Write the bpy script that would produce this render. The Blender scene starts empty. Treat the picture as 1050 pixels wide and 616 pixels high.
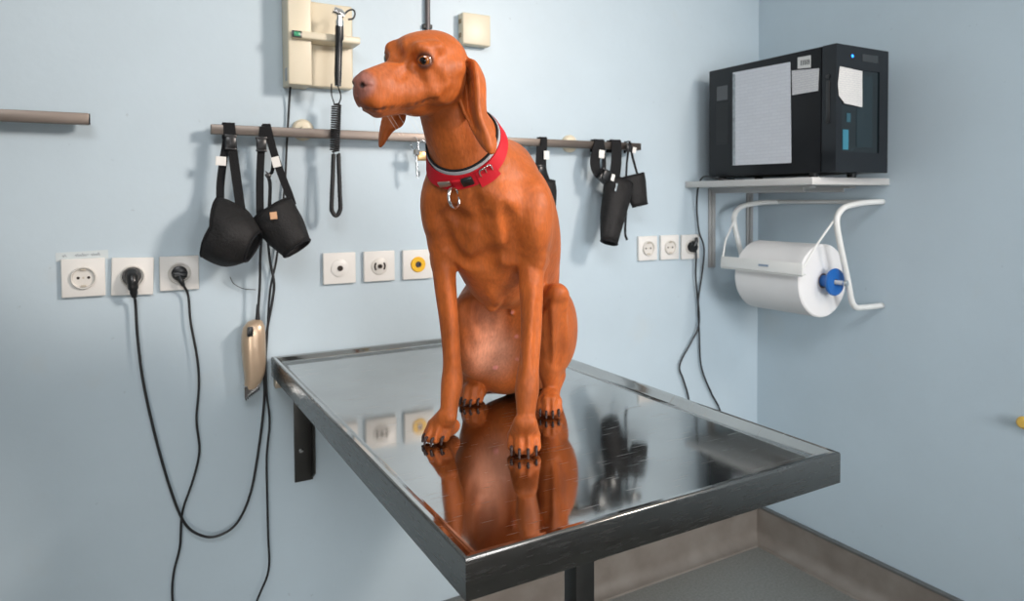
import bpy, bmesh, math, random
import numpy as np
from mathutils import Vector, Matrix, Euler, Quaternion
random.seed(4)
scn = bpy.context.scene
COL = scn.collection

# ------------------------------------------------------------------ camera
FPX, YAW, PIT, ROL, PPY = 711.6, math.radians(29.316), math.radians(1.62), math.radians(-0.33), 224.95
H = 1.225                      # lens height above the floor
D = 1.7313                     # back wall (plane y = D)
CX = 1.9805                    # right wall (plane x = CX)
sy, cy_ = math.sin(YAW), math.cos(YAW)
CF = Vector((sy*math.cos(PIT), cy_*math.cos(PIT), -math.sin(PIT)))
_R = Vector((cy_, -sy, 0)); _U = _R.cross(CF)
CR = _R*math.cos(ROL)+_U*math.sin(ROL); CU = -_R*math.sin(ROL)+_U*math.cos(ROL)
CO = Vector((0, 0, H))
cam_d = bpy.data.cameras.new('camera'); cam = bpy.data.objects.new('camera', cam_d); COL.objects.link(cam)
cam_d.sensor_fit = 'HORIZONTAL'; cam_d.sensor_width = 36; cam_d.lens = FPX*36/1050
cam_d.shift_y = -(308-PPY)/1050; cam_d.clip_start = 0.02
m = Matrix((CR, CU, -CF)).transposed().to_4x4(); m.translation = CO
cam.matrix_world = m
cam_d.dof.use_dof = True; cam_d.dof.focus_distance = 1.0; cam_d.dof.aperture_fstop = 7.1
scn.camera = cam

# ------------------------------------------------------------------ light
w = bpy.data.worlds.new('world'); scn.world = w; w.use_nodes = True
w.node_tree.nodes['Background'].inputs[0].default_value = (0.75, 0.78, 0.8, 1)
w.node_tree.nodes['Background'].inputs[1].default_value = 0.3
def area(name, loc, target, sx, sy_, power, color, spread=180):
    l = bpy.data.lights.new(name, 'AREA'); l.shape = 'RECTANGLE'; l.size = sx; l.size_y = sy_
    l.energy = power; l.color = color; l.spread = math.radians(spread)
    o = bpy.data.objects.new(name, l); COL.objects.link(o); o.location = loc
    o.rotation_euler = (Vector(target)-Vector(loc)).to_track_quat('-Z', 'Y').to_euler()
    return o
area('key_softbox', (1.75, -0.35, H+0.90), (-0.50, 1.73, H+0.20), 0.36, 0.36, 20, (1.0, 0.89, 0.81), 112)
area('ceiling_panel', (-0.10, -0.45, 2.56), (1.3, 0.8, 0.9), 1.2, 0.9, 29, (0.96, 0.975, 1.0), 150)
area('front_fill', (0.9, -1.5, 1.35), (1.75, 1.5, 0.85), 1.0, 0.9, 9, (0.97, 0.98, 1.0), 75)  # added fill light to lift the right wall; the room has no window
area('low_fill', (-0.50, -1.10, 0.60), (0.60, 1.73, 0.30), 0.6, 0.6, 1.8, (1.0, 0.96, 0.92), 60)
vs = scn.view_settings
vs.view_transform = 'Standard'; vs.look = 'None'; vs.gamma = 1; vs.exposure = 0.0; vs.use_curve_mapping = False

# ------------------------------------------------------------------ helpers
def ray(u, v): return CF + CR*((u-525)/FPX) - CU*((v-PPY)/FPX)
def at(u, v, depth): return CO + ray(u, v)*depth          # a point at a distance along the view
def wp(u, v, off=0.0):                                    # on / off the back wall
    r = ray(u, v); return CO + r*((D-off)/r.y)
def rp(u, v, off=0.0):                                    # on / off the right wall
    r = ray(u, v); return CO + r*((CX-off)/r.x)
def V(*a): return Vector(a)

def smooth_path(pts, n=8):
    pts = [Vector(p) for p in pts]
    if len(pts) < 3: return pts
    out = []
    P = [pts[0]*2-pts[1]]+pts+[pts[-1]*2-pts[-2]]
    for i in range(1, len(P)-2):
        a, b, c, d = P[i-1], P[i], P[i+1], P[i+2]
        for k in range(n):
            t = k/n
            out.append(0.5*((2*b)+(c-a)*t+(2*a-5*b+4*c-d)*t*t+(3*b-a-3*c+d)*t**3))
    out.append(pts[-1]); return out

class MB:
    def __init__(s): s.bm = bmesh.new()
    def box(s, c, size, rot=None, bevel=0.0, seg=2):
        mt = Matrix.Translation(Vector(c))
        if rot is not None: mt = mt @ (rot.to_4x4() if isinstance(rot, Matrix) else Euler(rot).to_matrix().to_4x4())
        mt = mt @ Matrix.Diagonal((*size, 1))
        g = bmesh.ops.create_cube(s.bm, size=1, matrix=mt)
        if bevel:
            es = list({e for v in g['verts'] for e in v.link_edges})
            bmesh.ops.bevel(s.bm, geom=es, offset=bevel, segments=seg, profile=0.5, affect='EDGES')
        return s
    def cyl(s, a, b, r, r2=None, n=24, bevel=0.0):
        a = Vector(a); b = Vector(b); d = b-a
        q = d.to_track_quat('Z', 'Y').to_matrix().to_4x4()
        g = bmesh.ops.create_cone(s.bm, cap_ends=True, segments=n, radius1=r, radius2=r if r2 is None else r2,
                                  depth=d.length, matrix=Matrix.Translation((a+b)/2) @ q)
        if bevel:
            es = [e for e in {e for v in g['verts'] for e in v.link_edges} if any(len(f.verts) > 4 for f in e.link_faces)]
            bmesh.ops.bevel(s.bm, geom=es, offset=bevel, segments=2, profile=0.5, affect='EDGES')
        return s
    def sphere(s, c, r, scale=(1, 1, 1), rot=None, n=20):
        mt = Matrix.Translation(Vector(c))
        if rot is not None: mt = mt @ rot.to_4x4()
        mt = mt @ Matrix.Diagonal((*scale, 1))
        bmesh.ops.create_uvsphere(s.bm, u_segments=n, v_segments=max(8, n*2//3), radius=r, matrix=mt); return s
    def lathe(s, prof, origin, axis, n=32, close=False):
        axis = Vector(axis).normalized(); q = axis.to_track_quat('Z', 'Y').to_matrix()
        origin = Vector(origin); rings = []
        for r, h in prof:
            if r < 1e-6: rings.append([s.bm.verts.new(origin+q@Vector((0, 0, h)))])
            else: rings.append([s.bm.verts.new(origin+q@Vector((r*math.cos(2*math.pi*i/n), r*math.sin(2*math.pi*i/n), h))) for i in range(n)])
        prs = list(zip(rings, rings[1:]))
        if close: prs.append((rings[-1], rings[0]))
        for A, B in prs:
            for i in range(n):
                j = (i+1) % n
                if len(A) == 1 and len(B) == 1: continue
                if len(A) == 1: s.bm.faces.new((A[0], B[j], B[i]))
                elif len(B) == 1: s.bm.faces.new((A[i], A[j], B[0]))
                else: s.bm.faces.new((A[i], A[j], B[j], B[i]))
        return s
    def tube(s, pts, r, n=8, cyclic=False):
        pts = [Vector(p) for p in pts]; N = len(pts); rings = []
        up = None
        for i, p in enumerate(pts):
            if cyclic: t = pts[(i+1) % N]-pts[i-1]
            else: t = pts[min(i+1, N-1)]-pts[max(i-1, 0)]
            if t.length < 1e-9: t = Vector((0, 0, 1))
            t.normalize()
            if up is None:
                up = Vector((0, 0, 1)) if abs(t.z) < 0.9 else Vector((1, 0, 0))
            x = up-t*up.dot(t)
            if x.length < 1e-6: x = t.orthogonal()
            x.normalize(); up = x; y = t.cross(x)
            rr = r[i] if hasattr(r, '__len__') else r
            rings.append([s.bm.verts.new(p+x*rr*math.cos(2*math.pi*k/n)+y*rr*math.sin(2*math.pi*k/n)) for k in range(n)])
        for i in range(N if cyclic else N-1):
            A, B = rings[i], rings[(i+1) % N]
            for k in range(n): s.bm.faces.new((A[k], A[(k+1) % n], B[(k+1) % n], B[k]))
        if not cyclic:
            s.bm.faces.new(rings[0][::-1]); s.bm.faces.new(rings[-1])
        return s
    def ribbon(s, pts, width, th, side):                 # a strap: side = direction of its width (vector or one per point)
        pts = [Vector(p) for p in pts]; N = len(pts); rings = []
        for i, p in enumerate(pts):
            t = (pts[min(i+1, N-1)]-pts[max(i-1, 0)]).normalized()
            sd = Vector(side[i]) if isinstance(side, list) else Vector(side)
            sd = (sd-t*sd.dot(t)).normalized(); nn = t.cross(sd)
            w_ = width[i] if hasattr(width, '__len__') else width
            rings.append([s.bm.verts.new(p+sd*a*w_/2+nn*b*th/2) for a, b in ((-1, -1), (1, -1), (1, 1), (-1, 1))])
        for A, B in zip(rings, rings[1:]):
            for k in range(4): s.bm.faces.new((A[k], A[(k+1) % 4], B[(k+1) % 4], B[k]))
        s.bm.faces.new(rings[0][::-1]); s.bm.faces.new(rings[-1]); return s
    def prism(s, poly, vec):                              # 3-D polygon swept along vec
        vec = Vector(vec); A = [s.bm.verts.new(Vector(p)) for p in poly]; B = [s.bm.verts.new(Vector(p)+vec) for p in poly]
        n = len(A); s.bm.faces.new(A[::-1]); s.bm.faces.new(B)
        for i in range(n): s.bm.faces.new((A[i], A[(i+1) % n], B[(i+1) % n], B[i]))
        return s
    def grid_pts(s, rows, closed_u=False):
        R_ = [[s.bm.verts.new(p) for p in row] for row in rows]
        for A, B in zip(R_, R_[1:]):
            n = len(A)
            for k in range(n if closed_u else n-1): s.bm.faces.new((A[k], A[(k+1) % n], B[(k+1) % n], B[k]))
        return s

def finish(name, me, mat, parent=None, smooth=None, origin=None):
    o = bpy.data.objects.new(name, me); COL.objects.link(o)
    if mat is not None: me.materials.append(mat)
    co = np.empty(len(me.vertices)*3, dtype=np.float32); me.vertices.foreach_get('co', co); co = co.reshape(-1, 3)
    lo, hi = co.min(0), co.max(0)
    og = Vector(((lo[0]+hi[0])/2, (lo[1]+hi[1])/2, lo[2])) if origin is None else Vector(origin)
    co -= np.array(og, dtype=np.float32); me.vertices.foreach_set('co', co.ravel())
    if smooth is not None:
        me.shade_smooth()
        if smooth < 3: me.set_sharp_from_angle(angle=smooth)
    if parent is not None:
        o.parent = parent
        base = parent['_w']; o.location = og-Vector(base)
    else: o.location = og
    o['_w'] = tuple(og)
    me.update(); return o
def build(name, mb, mat, parent=None, smooth=0.6, label=None):
    bm = mb.bm; bmesh.ops.recalc_face_normals(bm, faces=bm.faces)
    me = bpy.data.meshes.new(name); bm.to_mesh(me); bm.free()
    o = finish(name, me, mat, parent, smooth)
    if label: o['label'] = label
    return o
def tag(o, label, cat, group=None):
    o['label'] = label; o['category'] = cat
    if group: o['group'] = group
    return o
def thing(name, label, cat, loc, group=None):
    o = bpy.data.objects.new(name, None); COL.objects.link(o); o.location = loc; o['_w'] = tuple(loc)
    o.empty_display_size = 0.05
    return tag(o, label, cat, group)
def struct(name, mb, mat, smooth=0.6):
    o = build(name, mb, mat, None, smooth); o['kind'] = 'structure'; return o
def solidify(o, t, off=0.0, sub=0):
    md = o.modifiers.new('thickness', 'SOLIDIFY'); md.thickness = t; md.offset = off
    if sub: s_ = o.modifiers.new('subdivision', 'SUBSURF'); s_.levels = sub; s_.render_levels = sub

# ------------------------------------------------------------------ materials
def mat(name, col, rough=0.5, metal=0.0, var=0.0, vscale=8, vcol=None, bump=0.0, bscale=60, rvar=0.0, stretch=None, spec=None, coat=0.0, sheen=0.0, emis=None, detail=5):
    m_ = bpy.data.materials.new(name); m_.use_nodes = True; nt = m_.node_tree; b = nt.nodes['Principled BSDF']
    b.inputs['Base Color'].default_value = (*col, 1); b.inputs['Roughness'].default_value = rough; b.inputs['Metallic'].default_value = metal
    if spec is not None: b.inputs['Specular IOR Level'].default_value = spec
    if coat: b.inputs['Coat Weight'].default_value = coat
    if sheen: b.inputs['Sheen Weight'].default_value = sheen
    if emis: b.inputs['Emission Color'].default_value = (*emis[0], 1); b.inputs['Emission Strength'].default_value = emis[1]
    tc = nt.nodes.new('ShaderNodeTexCoord'); mp = nt.nodes.new('ShaderNodeMapping'); nt.links.new(tc.outputs['Object'], mp.inputs[0])
    if stretch: mp.inputs['Scale'].default_value = stretch
    if var or rvar:
        n = nt.nodes.new('ShaderNodeTexNoise'); n.inputs['Scale'].default_value = vscale; n.inputs['Detail'].default_value = detail
        nt.links.new(mp.outputs[0], n.inputs[0])
    if var:
        mx = nt.nodes.new('ShaderNodeMix'); mx.data_type = 'RGBA'
        c2 = vcol or tuple(c*(1-var) for c in col)
        r_ = nt.nodes.new('ShaderNodeValToRGB'); r_.color_ramp.elements[0].position = 0.3; r_.color_ramp.elements[1].position = 0.7
        nt.links.new(n.outputs[0], r_.inputs[0]); nt.links.new(r_.outputs[0], mx.inputs[0])
        mx.inputs[6].default_value = (*col, 1); mx.inputs[7].default_value = (*c2, 1)
        nt.links.new(mx.outputs[2], b.inputs['Base Color'])
    if rvar:
        mr = nt.nodes.new('ShaderNodeMapRange'); mr.inputs[3].default_value = max(0, rough-rvar); mr.inputs[4].default_value = rough+rvar
        mr.inputs[1].default_value = 0.3; mr.inputs[2].default_value = 0.7
        nt.links.new(n.outputs[0], mr.inputs[0]); nt.links.new(mr.outputs[0], b.inputs['Roughness'])
    if bump:
        n2 = nt.nodes.new('ShaderNodeTexNoise'); n2.inputs['Scale'].default_value = bscale; n2.inputs['Detail'].default_value = 4
        nt.links.new(mp.outputs[0], n2.inputs[0])
        bp = nt.nodes.new('ShaderNodeBump'); bp.inputs['Strength'].default_value = bump; bp.inputs['Distance'].default_value = 0.004
        nt.links.new(n2.outputs[0], bp.inputs['Height']); nt.links.new(bp.outputs[0], b.inputs['Normal'])
    return m_

def wall_mat(name, col, stain):
    m_ = mat(name, col, 0.42, 0, bump=0.10, bscale=45, spec=0.4)
    nt = m_.node_tree; b = nt.nodes['Principled BSDF']; tc = [n for n in nt.nodes if n.type == 'TEX_COORD'][0]
    n1 = nt.nodes.new('ShaderNodeTexNoise'); n1.inputs['Scale'].default_value = 2.2; n1.inputs['Detail'].default_value = 9; n1.inputs['Roughness'].default_value = 0.65
    n2 = nt.nodes.new('ShaderNodeTexNoise'); n2.inputs['Scale'].default_value = 55; n2.inputs['Detail'].default_value = 2
    n3 = nt.nodes.new('ShaderNodeTexNoise'); n3.inputs['Scale'].default_value = 7; n3.inputs['Detail'].default_value = 6
    for n in (n1, n2, n3): nt.links.new(tc.outputs['Object'], n.inputs[0])
    r1 = nt.nodes.new('ShaderNodeValToRGB'); r1.color_ramp.elements[0].position = 0.35; r1.color_ramp.elements[1].position = 0.75
    nt.links.new(n1.outputs[0], r1.inputs[0])
    mx = nt.nodes.new('ShaderNodeMix'); mx.data_type = 'RGBA'; mx.inputs[6].default_value = (*col, 1)
    mx.inputs[7].default_value = (*[c*0.93 for c in col], 1); nt.links.new(r1.outputs[0], mx.inputs[0])
    r3 = nt.nodes.new('ShaderNodeValToRGB'); r3.color_ramp.elements[0].position = 0.64; r3.color_ramp.elements[1].position = 0.78
    r3.color_ramp.elements[1].color = (0.35, 0.35, 0.35, 1)
    nt.links.new(n3.outputs[0], r3.inputs[0])
    mx3 = nt.nodes.new('ShaderNodeMix'); mx3.data_type = 'RGBA'; nt.links.new(mx.outputs[2], mx3.inputs[6]); mx3.inputs[7].default_value = (*stain, 1)
    nt.links.new(r3.outputs[0], mx3.inputs[0])
    r2 = nt.nodes.new('ShaderNodeValToRGB'); r2.color_ramp.elements[0].position = 0.74; r2.color_ramp.elements[1].position = 0.80
    r2.color_ramp.elements[1].color = (0.5, 0.5, 0.5, 1)
    nt.links.new(n2.outputs[0], r2.inputs[0])
    mx2 = nt.nodes.new('ShaderNodeMix'); mx2.data_type = 'RGBA'; nt.links.new(mx3.outputs[2], mx2.inputs[6]); mx2.inputs[7].default_value = (*[c*0.7 for c in col], 1)
    nt.links.new(r2.outputs[0], mx2.inputs[0]); nt.links.new(mx2.outputs[2], b.inputs['Base Color'])
    return m_
M_wall = wall_mat('pale_blue_paint', (0.53, 0.63, 0.69), (0.53, 0.58, 0.585))
M_ceil = mat('ceiling_paint', (0.78, 0.78, 0.76), 0.8, var=0.05)
M_front = mat('warm_wall_paint', (0.16, 0.125, 0.10), 0.7, var=0.1, vscale=2)
M_floor = mat('grey_vinyl', (0.24, 0.24, 0.22), 0.45, var=0.25, vscale=140, rvar=0.08, bump=0.04, bscale=90)
M_base = mat('skirting_vinyl', (0.20, 0.17, 0.145), 0.40, var=0.3, vscale=14, vcol=(0.26, 0.23, 0.20))
M_basecap = mat('skirting_cap', (0.16, 0.165, 0.16), 0.5, var=0.2, vscale=20)
def steel(name, col, rough, rvar, stretch, bump=0.06, ns=30):
    return mat(name, col, rough, 1.0, vscale=ns, rvar=rvar, stretch=stretch)
M_apron = steel('brushed_steel', (0.25, 0.243, 0.23), 0.26, 0.03, (1, 1, 10), 0.02)
M_rail = steel('rail_steel', (0.20, 0.168, 0.145), 0.42, 0.03, (1, 12, 12), 0.01)
M_tray = mat('tray_steel', (0.50, 0.50, 0.49), 0.075, 1.0, var=0.10, vscale=9, rvar=0.03, bump=.012, bscale=22)
M_darksteel = mat('dark_steel', (0.055, 0.055, 0.052), 0.4, 0.6, var=0.2, vscale=20)
M_chrome = mat('chrome', (0.75, 0.75, 0.75), 0.15, 1.0)
M_white = mat('white_plastic', (0.80, 0.78, 0.74), 0.35, var=0.05, vscale=12)
M_white2 = mat('white_enamel', (0.78, 0.78, 0.75), 0.3, var=0.05, vscale=12)
M_socket = mat('socket_inset_plastic', (0.70, 0.67, 0.62), 0.35)
M_black = mat('black_rubber', (0.012, 0.012, 0.013), 0.42)
M_blackp = mat('black_plastic', (0.016, 0.017, 0.018), 0.3, var=0.2)
M_nylon = mat('black_nylon', (0.021, 0.020, 0.020), 0.62, var=0.45, vscale=30, bump=0.4, bscale=180, spec=.25)
M_web = mat('black_webbing', (0.010, 0.010, 0.011), 0.7, bump=0.5, bscale=400, spec=.22)
M_beige = mat('cream_plastic', (0.72, 0.64, 0.48), 0.38, var=0.06, vscale=10)
M_beiged = mat('cream_plastic_recess', (0.66, 0.58, 0.43), 0.4)
M_tan = mat('tan_leather_tag', (0.62, 0.36, 0.20), 0.7)
M_paper = mat('paper_label', (0.80, 0.78, 0.74), 0.8)

# fine scratches worn into the tray
nt = M_tray.node_tree; b = nt.nodes['Principled BSDF']; tc = [n for n in nt.nodes if n.type == 'TEX_COORD'][0]
prev = b.inputs['Roughness'].links[0].from_socket
for rot_, sc_ in ((0.5, (9, 260, 1)), (-0.9, (7, 220, 1)), (1.4, (12, 240, 1))):
    mp = nt.nodes.new('ShaderNodeMapping'); mp.inputs['Rotation'].default_value = (0, 0, rot_); mp.inputs['Scale'].default_value = sc_
    n = nt.nodes.new('ShaderNodeTexNoise'); n.inputs['Scale'].default_value = 1.6; n.inputs['Detail'].default_value = 1
    mr_ = nt.nodes.new('ShaderNodeMapRange'); mr_.inputs[1].default_value = .70; mr_.inputs[2].default_value = .78; mr_.inputs[3].default_value = 0; mr_.inputs[4].default_value = .35
    ad = nt.nodes.new('ShaderNodeMath'); ad.operation = 'ADD'
    nt.links.new(tc.outputs['Object'], mp.inputs[0]); nt.links.new(mp.outputs[0], n.inputs[0]); nt.links.new(n.outputs[0], mr_.inputs[0])
    nt.links.new(prev, ad.inputs[0]); nt.links.new(mr_.outputs[0], ad.inputs[1]); prev = ad.outputs[0]
nt.links.new(prev, b.inputs['Roughness'])
# ------------------------------------------------------------------ room
XL, YF, ZC = -1.9, -2.1, 2.62
struct('floor', MB().box(((XL+CX)/2, (YF+D)/2, -0.05), (CX-XL, D-YF, 0.1)), M_floor, None)
struct('ceiling', MB().box(((XL+CX)/2, (YF+D)/2, ZC+0.05), (CX-XL+.2, D-YF+.2, 0.1)), M_ceil, None)
struct('wall_back', MB().box(((XL+CX)/2, D+0.05, ZC/2), (CX-XL+.2, 0.1, ZC)), M_wall, None)
struct('wall_right', MB().box((CX+0.05, (YF+D)/2, ZC/2), (0.1, D-YF, ZC)), M_wall, None)
struct('wall_left', MB().box((XL-0.05, (YF+D)/2, ZC/2), (0.1, D-YF, ZC)), M_wall, None)
struct('wall_front', MB().box(((XL+CX)/2, YF-0.05, ZC/2), (CX-XL+.2, 0.1, ZC)), M_front, None)
bh = 0.123
prof = [(0.0, bh-.004), (0.014, bh-.004), (0.014, 0.045)]
for k in range(1, 7):
    a = k/6*math.pi/2; prof.append((0.014+0.036*(1-math.cos(a)), 0.045-0.040*math.sin(a)))
prof += [(0.052, 0.0), (0.0, 0.0)]
bb = MB().prism([V(XL, D-a, b) for a, b in prof], (CX-XL, 0, 0)); struct('baseboard_back', bb, M_base, 0.7)
bb = MB().prism([V(CX-a, YF, b) for a, b in prof], (0, D-YF, 0)); struct('baseboard_right', bb, M_base, 0.7)
struct('trim_1', MB().box(((XL+CX)/2, D-0.0085, bh), (CX-XL, 0.017, 0.008), bevel=.002), M_basecap)
struct('trim_2', MB().box((CX-0.0085, (YF+D)/2, bh), (0.017, D-YF, 0.008), bevel=.002), M_basecap)

# ------------------------------------------------------------------ examination table
TX0, TX1 = 0.3053, 0.9159; TY1 = D-0.001; TY0 = D-1.0846; TZ = H-0.3736; TF = TZ-0.012; AP = 0.046
tb = thing('examination_table', 'stainless steel veterinary examination table fixed to the wall, with raised rim', 'table', ((TX0+TX1)/2, (TY0+TY1)/2, 0))
def rect(inset, z):
    return [V(TX0+inset, TY0+inset, z), V(TX1-inset, TY0+inset, z), V(TX1-inset, TY1-inset, z), V(TX0+inset, TY1-inset, z)]
def loops(mb, ls):
    R_ = [[mb.bm.verts.new(p) for p in l] for l in ls]
    for A, B in zip(R_, R_[1:]):
        for k in range(4): mb.bm.faces.new((A[k], A[(k+1) % 4], B[(k+1) % 4], B[k]))
    return R_
mb = MB(); loops(mb, [rect(0.003, TZ-AP), rect(0, TZ-AP), rect(0, TZ-0.0035), rect(0.0010, TZ-0.0010), rect(0.0035, TZ)])
build('apron', mb, M_apron, tb, 0.9)
mb = MB(); R_ = loops(mb, [rect(0.0035, TZ), rect(0.0090, TZ-0.0004), rect(0.0115, TZ-0.0018), rect(0.0205, TF+0.0022), rect(0.0225, TF+0.0007), rect(0.0260, TF)])
mb.bm.faces.new(R_[-1])
top = build('tray_top', mb, M_tray, tb, None)
mb = MB(); mb.box(((TX0+TX1)/2, (TY0+TY1)/2, TZ-AP+0.006), (TX1-TX0-.008, TY1-TY0-.008, 0.002)); build('underside_plate', mb, M_apron, tb, None)
lx, ly = 0.628, 0.905
mb = MB().box((lx, ly, (TZ-AP+0.005)/2), (0.036, 0.036, TZ-AP+0.003), bevel=.003); build('support_leg', mb, M_darksteel, tb)
mb = MB().box((lx, ly, 0.004), (0.14, 0.14, 0.008), bevel=.002); build('foot_plate', mb, M_darksteel, tb)
for i in range(2):
    bx = (wp(301, 430).x+0.022) if i == 0 else TX1-0.07
    ztop = TZ-AP+0.004; zb = wp(302, 494).z
    mb = MB().box((bx, D-0.0035, (ztop+zb)/2), (0.044, 0.006, ztop-zb), bevel=.001)
    mb.prism([V(bx+.018, D-.004, zb+.004), V(bx+.018, D-.030, zb+.022), V(bx+.018, D-.030, ztop), V(bx+.018, D-.004, ztop)], (0.005, 0, 0))
    o = build('wall_bracket', mb, M_darksteel, tb)
    for vz in (0.28, 0.76):
        build('screw', MB().lathe([(0.006, 0), (0.006, .002), (0.004, .004), (0, .0045)], (bx-.006, D-.006, zb+(ztop-zb)*vz), (0, -1, 0), 16), M_chrome, o)
hp = wp(285, 391)
mb = MB().box((hp.x+.004, D-.012, hp.z+.004), (0.030, 0.024, 0.030), bevel=.003)
o = build('hinge_block', mb, mat('hinge_metal', (.55, .47, .38), .35, .8), tb)
build('screw', MB().lathe([(0.005, 0), (0.005, .002), (0, .004)], (hp.x+.006, D-.024, hp.z-.003), (0, -1, 0), 16), M_chrome, o)

# ------------------------------------------------------------------ sockets
M_hole = mat('socket_hole', (0.03, 0.02, 0.015), 0.6); M_yellow = mat('yellow_plastic', (0.85, 0.48, 0.02), 0.4)
M_inner = mat('socket_cup', (0.55, 0.49, 0.40), 0.5)
def plate(name, label, x0, x1, y0, y1, group, kind, rot=0.0):
    a = wp(x0, (y0+y1)/2, .009); b = wp(x1, (y0+y1)/2, .009); c = wp((x0+x1)/2, y0, .009); d = wp((x0+x1)/2, y1, .009)
    X = (a.x+b.x)/2; Z = (c.z+d.z)/2; wd = b.x-a.x; ht = c.z-d.z
    t = thing(name, label, 'wall socket' if kind != 'aerial' else 'wall socket', (X, D, Z-ht/2), group)
    rm = Euler((0, rot, 0)).to_matrix()
    build('cover_plate', MB().box((X, D-.0055, Z), (wd, .010, ht), rm, bevel=.002, seg=3), M_white, t)
    F = D-.0105
    def disc(nm, prof, mt, par=t, dx=0, dz=0, n=40): return build(nm, MB().lathe(prof, (X+dx, F, Z+dz), (0, -1, 0), n), mt, par, 0.7)
    if kind == 'power':
        # raised collar with a sunken cup
        i = disc('socket_insert', [(0.0240, -.001), (0.0236, .0055), (0.0222, .0066), (0.0205, .0058), (0.0195, .0006), (0.0, .0006)], M_socket)
        for sx in (-1, 1): disc('pin_hole', [(0.0030, -.0005), (0.0030, .0010), (0, .0010)], M_hole, i, sx*.0095, 0, 14)
        disc('screw', [(0.0022, -.0005), (0.0022, .0012), (0, .0012)], M_inner, i, 0, 0, 14)
        for sz in (-1, 1):
            build('earth_clip', MB().box((X, F-.003, Z+sz*.0172), (.010, .005, .0035), bevel=.0006), M_inner, i)
    elif kind == 'plugged':
        disc('socket_insert', [(0.0240, -.001), (0.0236, .0055), (0.0222, .0066), (0.0205, .0058), (0.0195, .0006), (0.0, .0006)], M_socket)
    elif kind == 'hole':
        i = disc('socket_insert', [(0.0225, -.004), (0.022, .0018), (0.0205, .0030), (0.008, .0034), (0, .0034)], M_white)
        disc('socket_hole', [(0.0068, .003), (0.0068, .0060), (0.0045, .0060), (0.0042, .0040), (0, .0040)], M_hole, i)
    elif kind == 'aerial':
        i = disc('socket_insert', [(0.0225, -.004), (0.022, .0018), (0.0205, .0030), (0, .0034)], M_socket)
        disc('centre_jack', [(0.0055, .003), (0.0055, .0075), (0.003, .0075), (0.003, .004), (0, .004)], M_hole, i)
        for sx in (-1, 1):
            ms = MB(); pts = [V(X+sx*.0135*math.cos(a), F-.0036, Z+.0135*math.sin(a)) for a in [(-.7+k*.2) for k in range(8)]]
            ms.tube(pts, .0022, 8); build('slot', ms, M_hole, i)
    elif kind == 'yellow':
        i = disc('yellow_ring', [(0.0205, -.004), (0.0205, .0025), (0.0190, .004), (0.0085, .004), (0.0080, .001), (0, .001)], M_yellow); i['label'] = 'yellow round insert'
        disc('centre_jack', [(0.0075, .001), (0.0070, .005), (0.0045, .005), (0.004, .002), (0, .002)], mat('jack_grey', (.10, .10, .12), .3, .6), i)
    return t, X, F, Z
G1 = None
s1, *_ = plate('wall_socket', 'empty white power socket below the paper strip, leftmost of the wall sockets', 62.5, 108, 265, 304.3, None, 'power')
s2, X2, F2, Z2 = plate('wall_socket', 'white power socket beside the paper strip, holding a thick black plug', 114, 157.5, 264, 302.5, None, 'plugged', 0.035)
s3, X3, F3, Z3 = plate('wall_socket', 'white power socket just left of the hanging muzzles, holding a small black plug', 163.5, 204, 262.5, 297.5, None, 'plugged')
plate('wall_socket', 'white wall plate with one round centre hole, under the hanging black coiled cord', 331.3, 364.7, 259, 290.8, None, 'hole')
plate('wall_socket', 'white aerial wall plate with two dark curved slots, left of the yellow one', 373, 404.7, 257.3, 288.2, None, 'aerial')
plate('wall_socket', 'white wall plate with a yellow round insert beside the dog', 413, 443.5, 256, 286, None, 'yellow')
plate('wall_socket', 'empty white power socket, leftmost of three under the shelf end', 654.8, 673.8, 242, 267, None, 'power')
plate('wall_socket', 'empty white power socket, middle of three under the shelf end', 677.6, 696, 241, 266, None, 'power')
s9, X9, F9, Z9 = plate('wall_socket', 'white power socket beside the shelf bracket, holding a round black plug', 699, 717, 240.5, 265.5, None, 'plugged')

# paper strip with handwriting above the first socket
a = wp(57, 259.5, 0); b = wp(111, 256.5, 0); c = wp(57.5, 268, 0)
st = thing('paper_strip', 'small paper strip with faint handwriting above the leftmost socket', 'label', ((a.x+b.x)/2, D, c.z))
build('strip', MB().box(((a.x+b.x)/2, D-.0006, (a.z+c.z)/2+.001), (b.x-a.x, .0008, a.z-c.z+.002), (0, -0.03, 0)), mat('aged_paper', (.60, .66, .67), .7), st, None)
ms = MB(); zc = (a.z+c.z)/2+.001
words = [(.12, .20), (.36, .62), (.66, .84)]
for p0, p1 in words:
    pts = []
    n = int((p1-p0)*70)
    for k in range(n+1):
        x = a.x+(b.x-a.x)*(p0+(p1-p0)*k/n); pts.append(V(x, D-.0013, zc+.0022*math.sin(k*2.1)+(.003 if k % 7 == 3 else 0)+.002*(x-a.x)/(b.x-a.x)))
    ms.tube(smooth_path(pts, 4), .0004, 5)
build('handwriting', ms, mat('pencil', (.20, .22, .26), .8), st)

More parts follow.
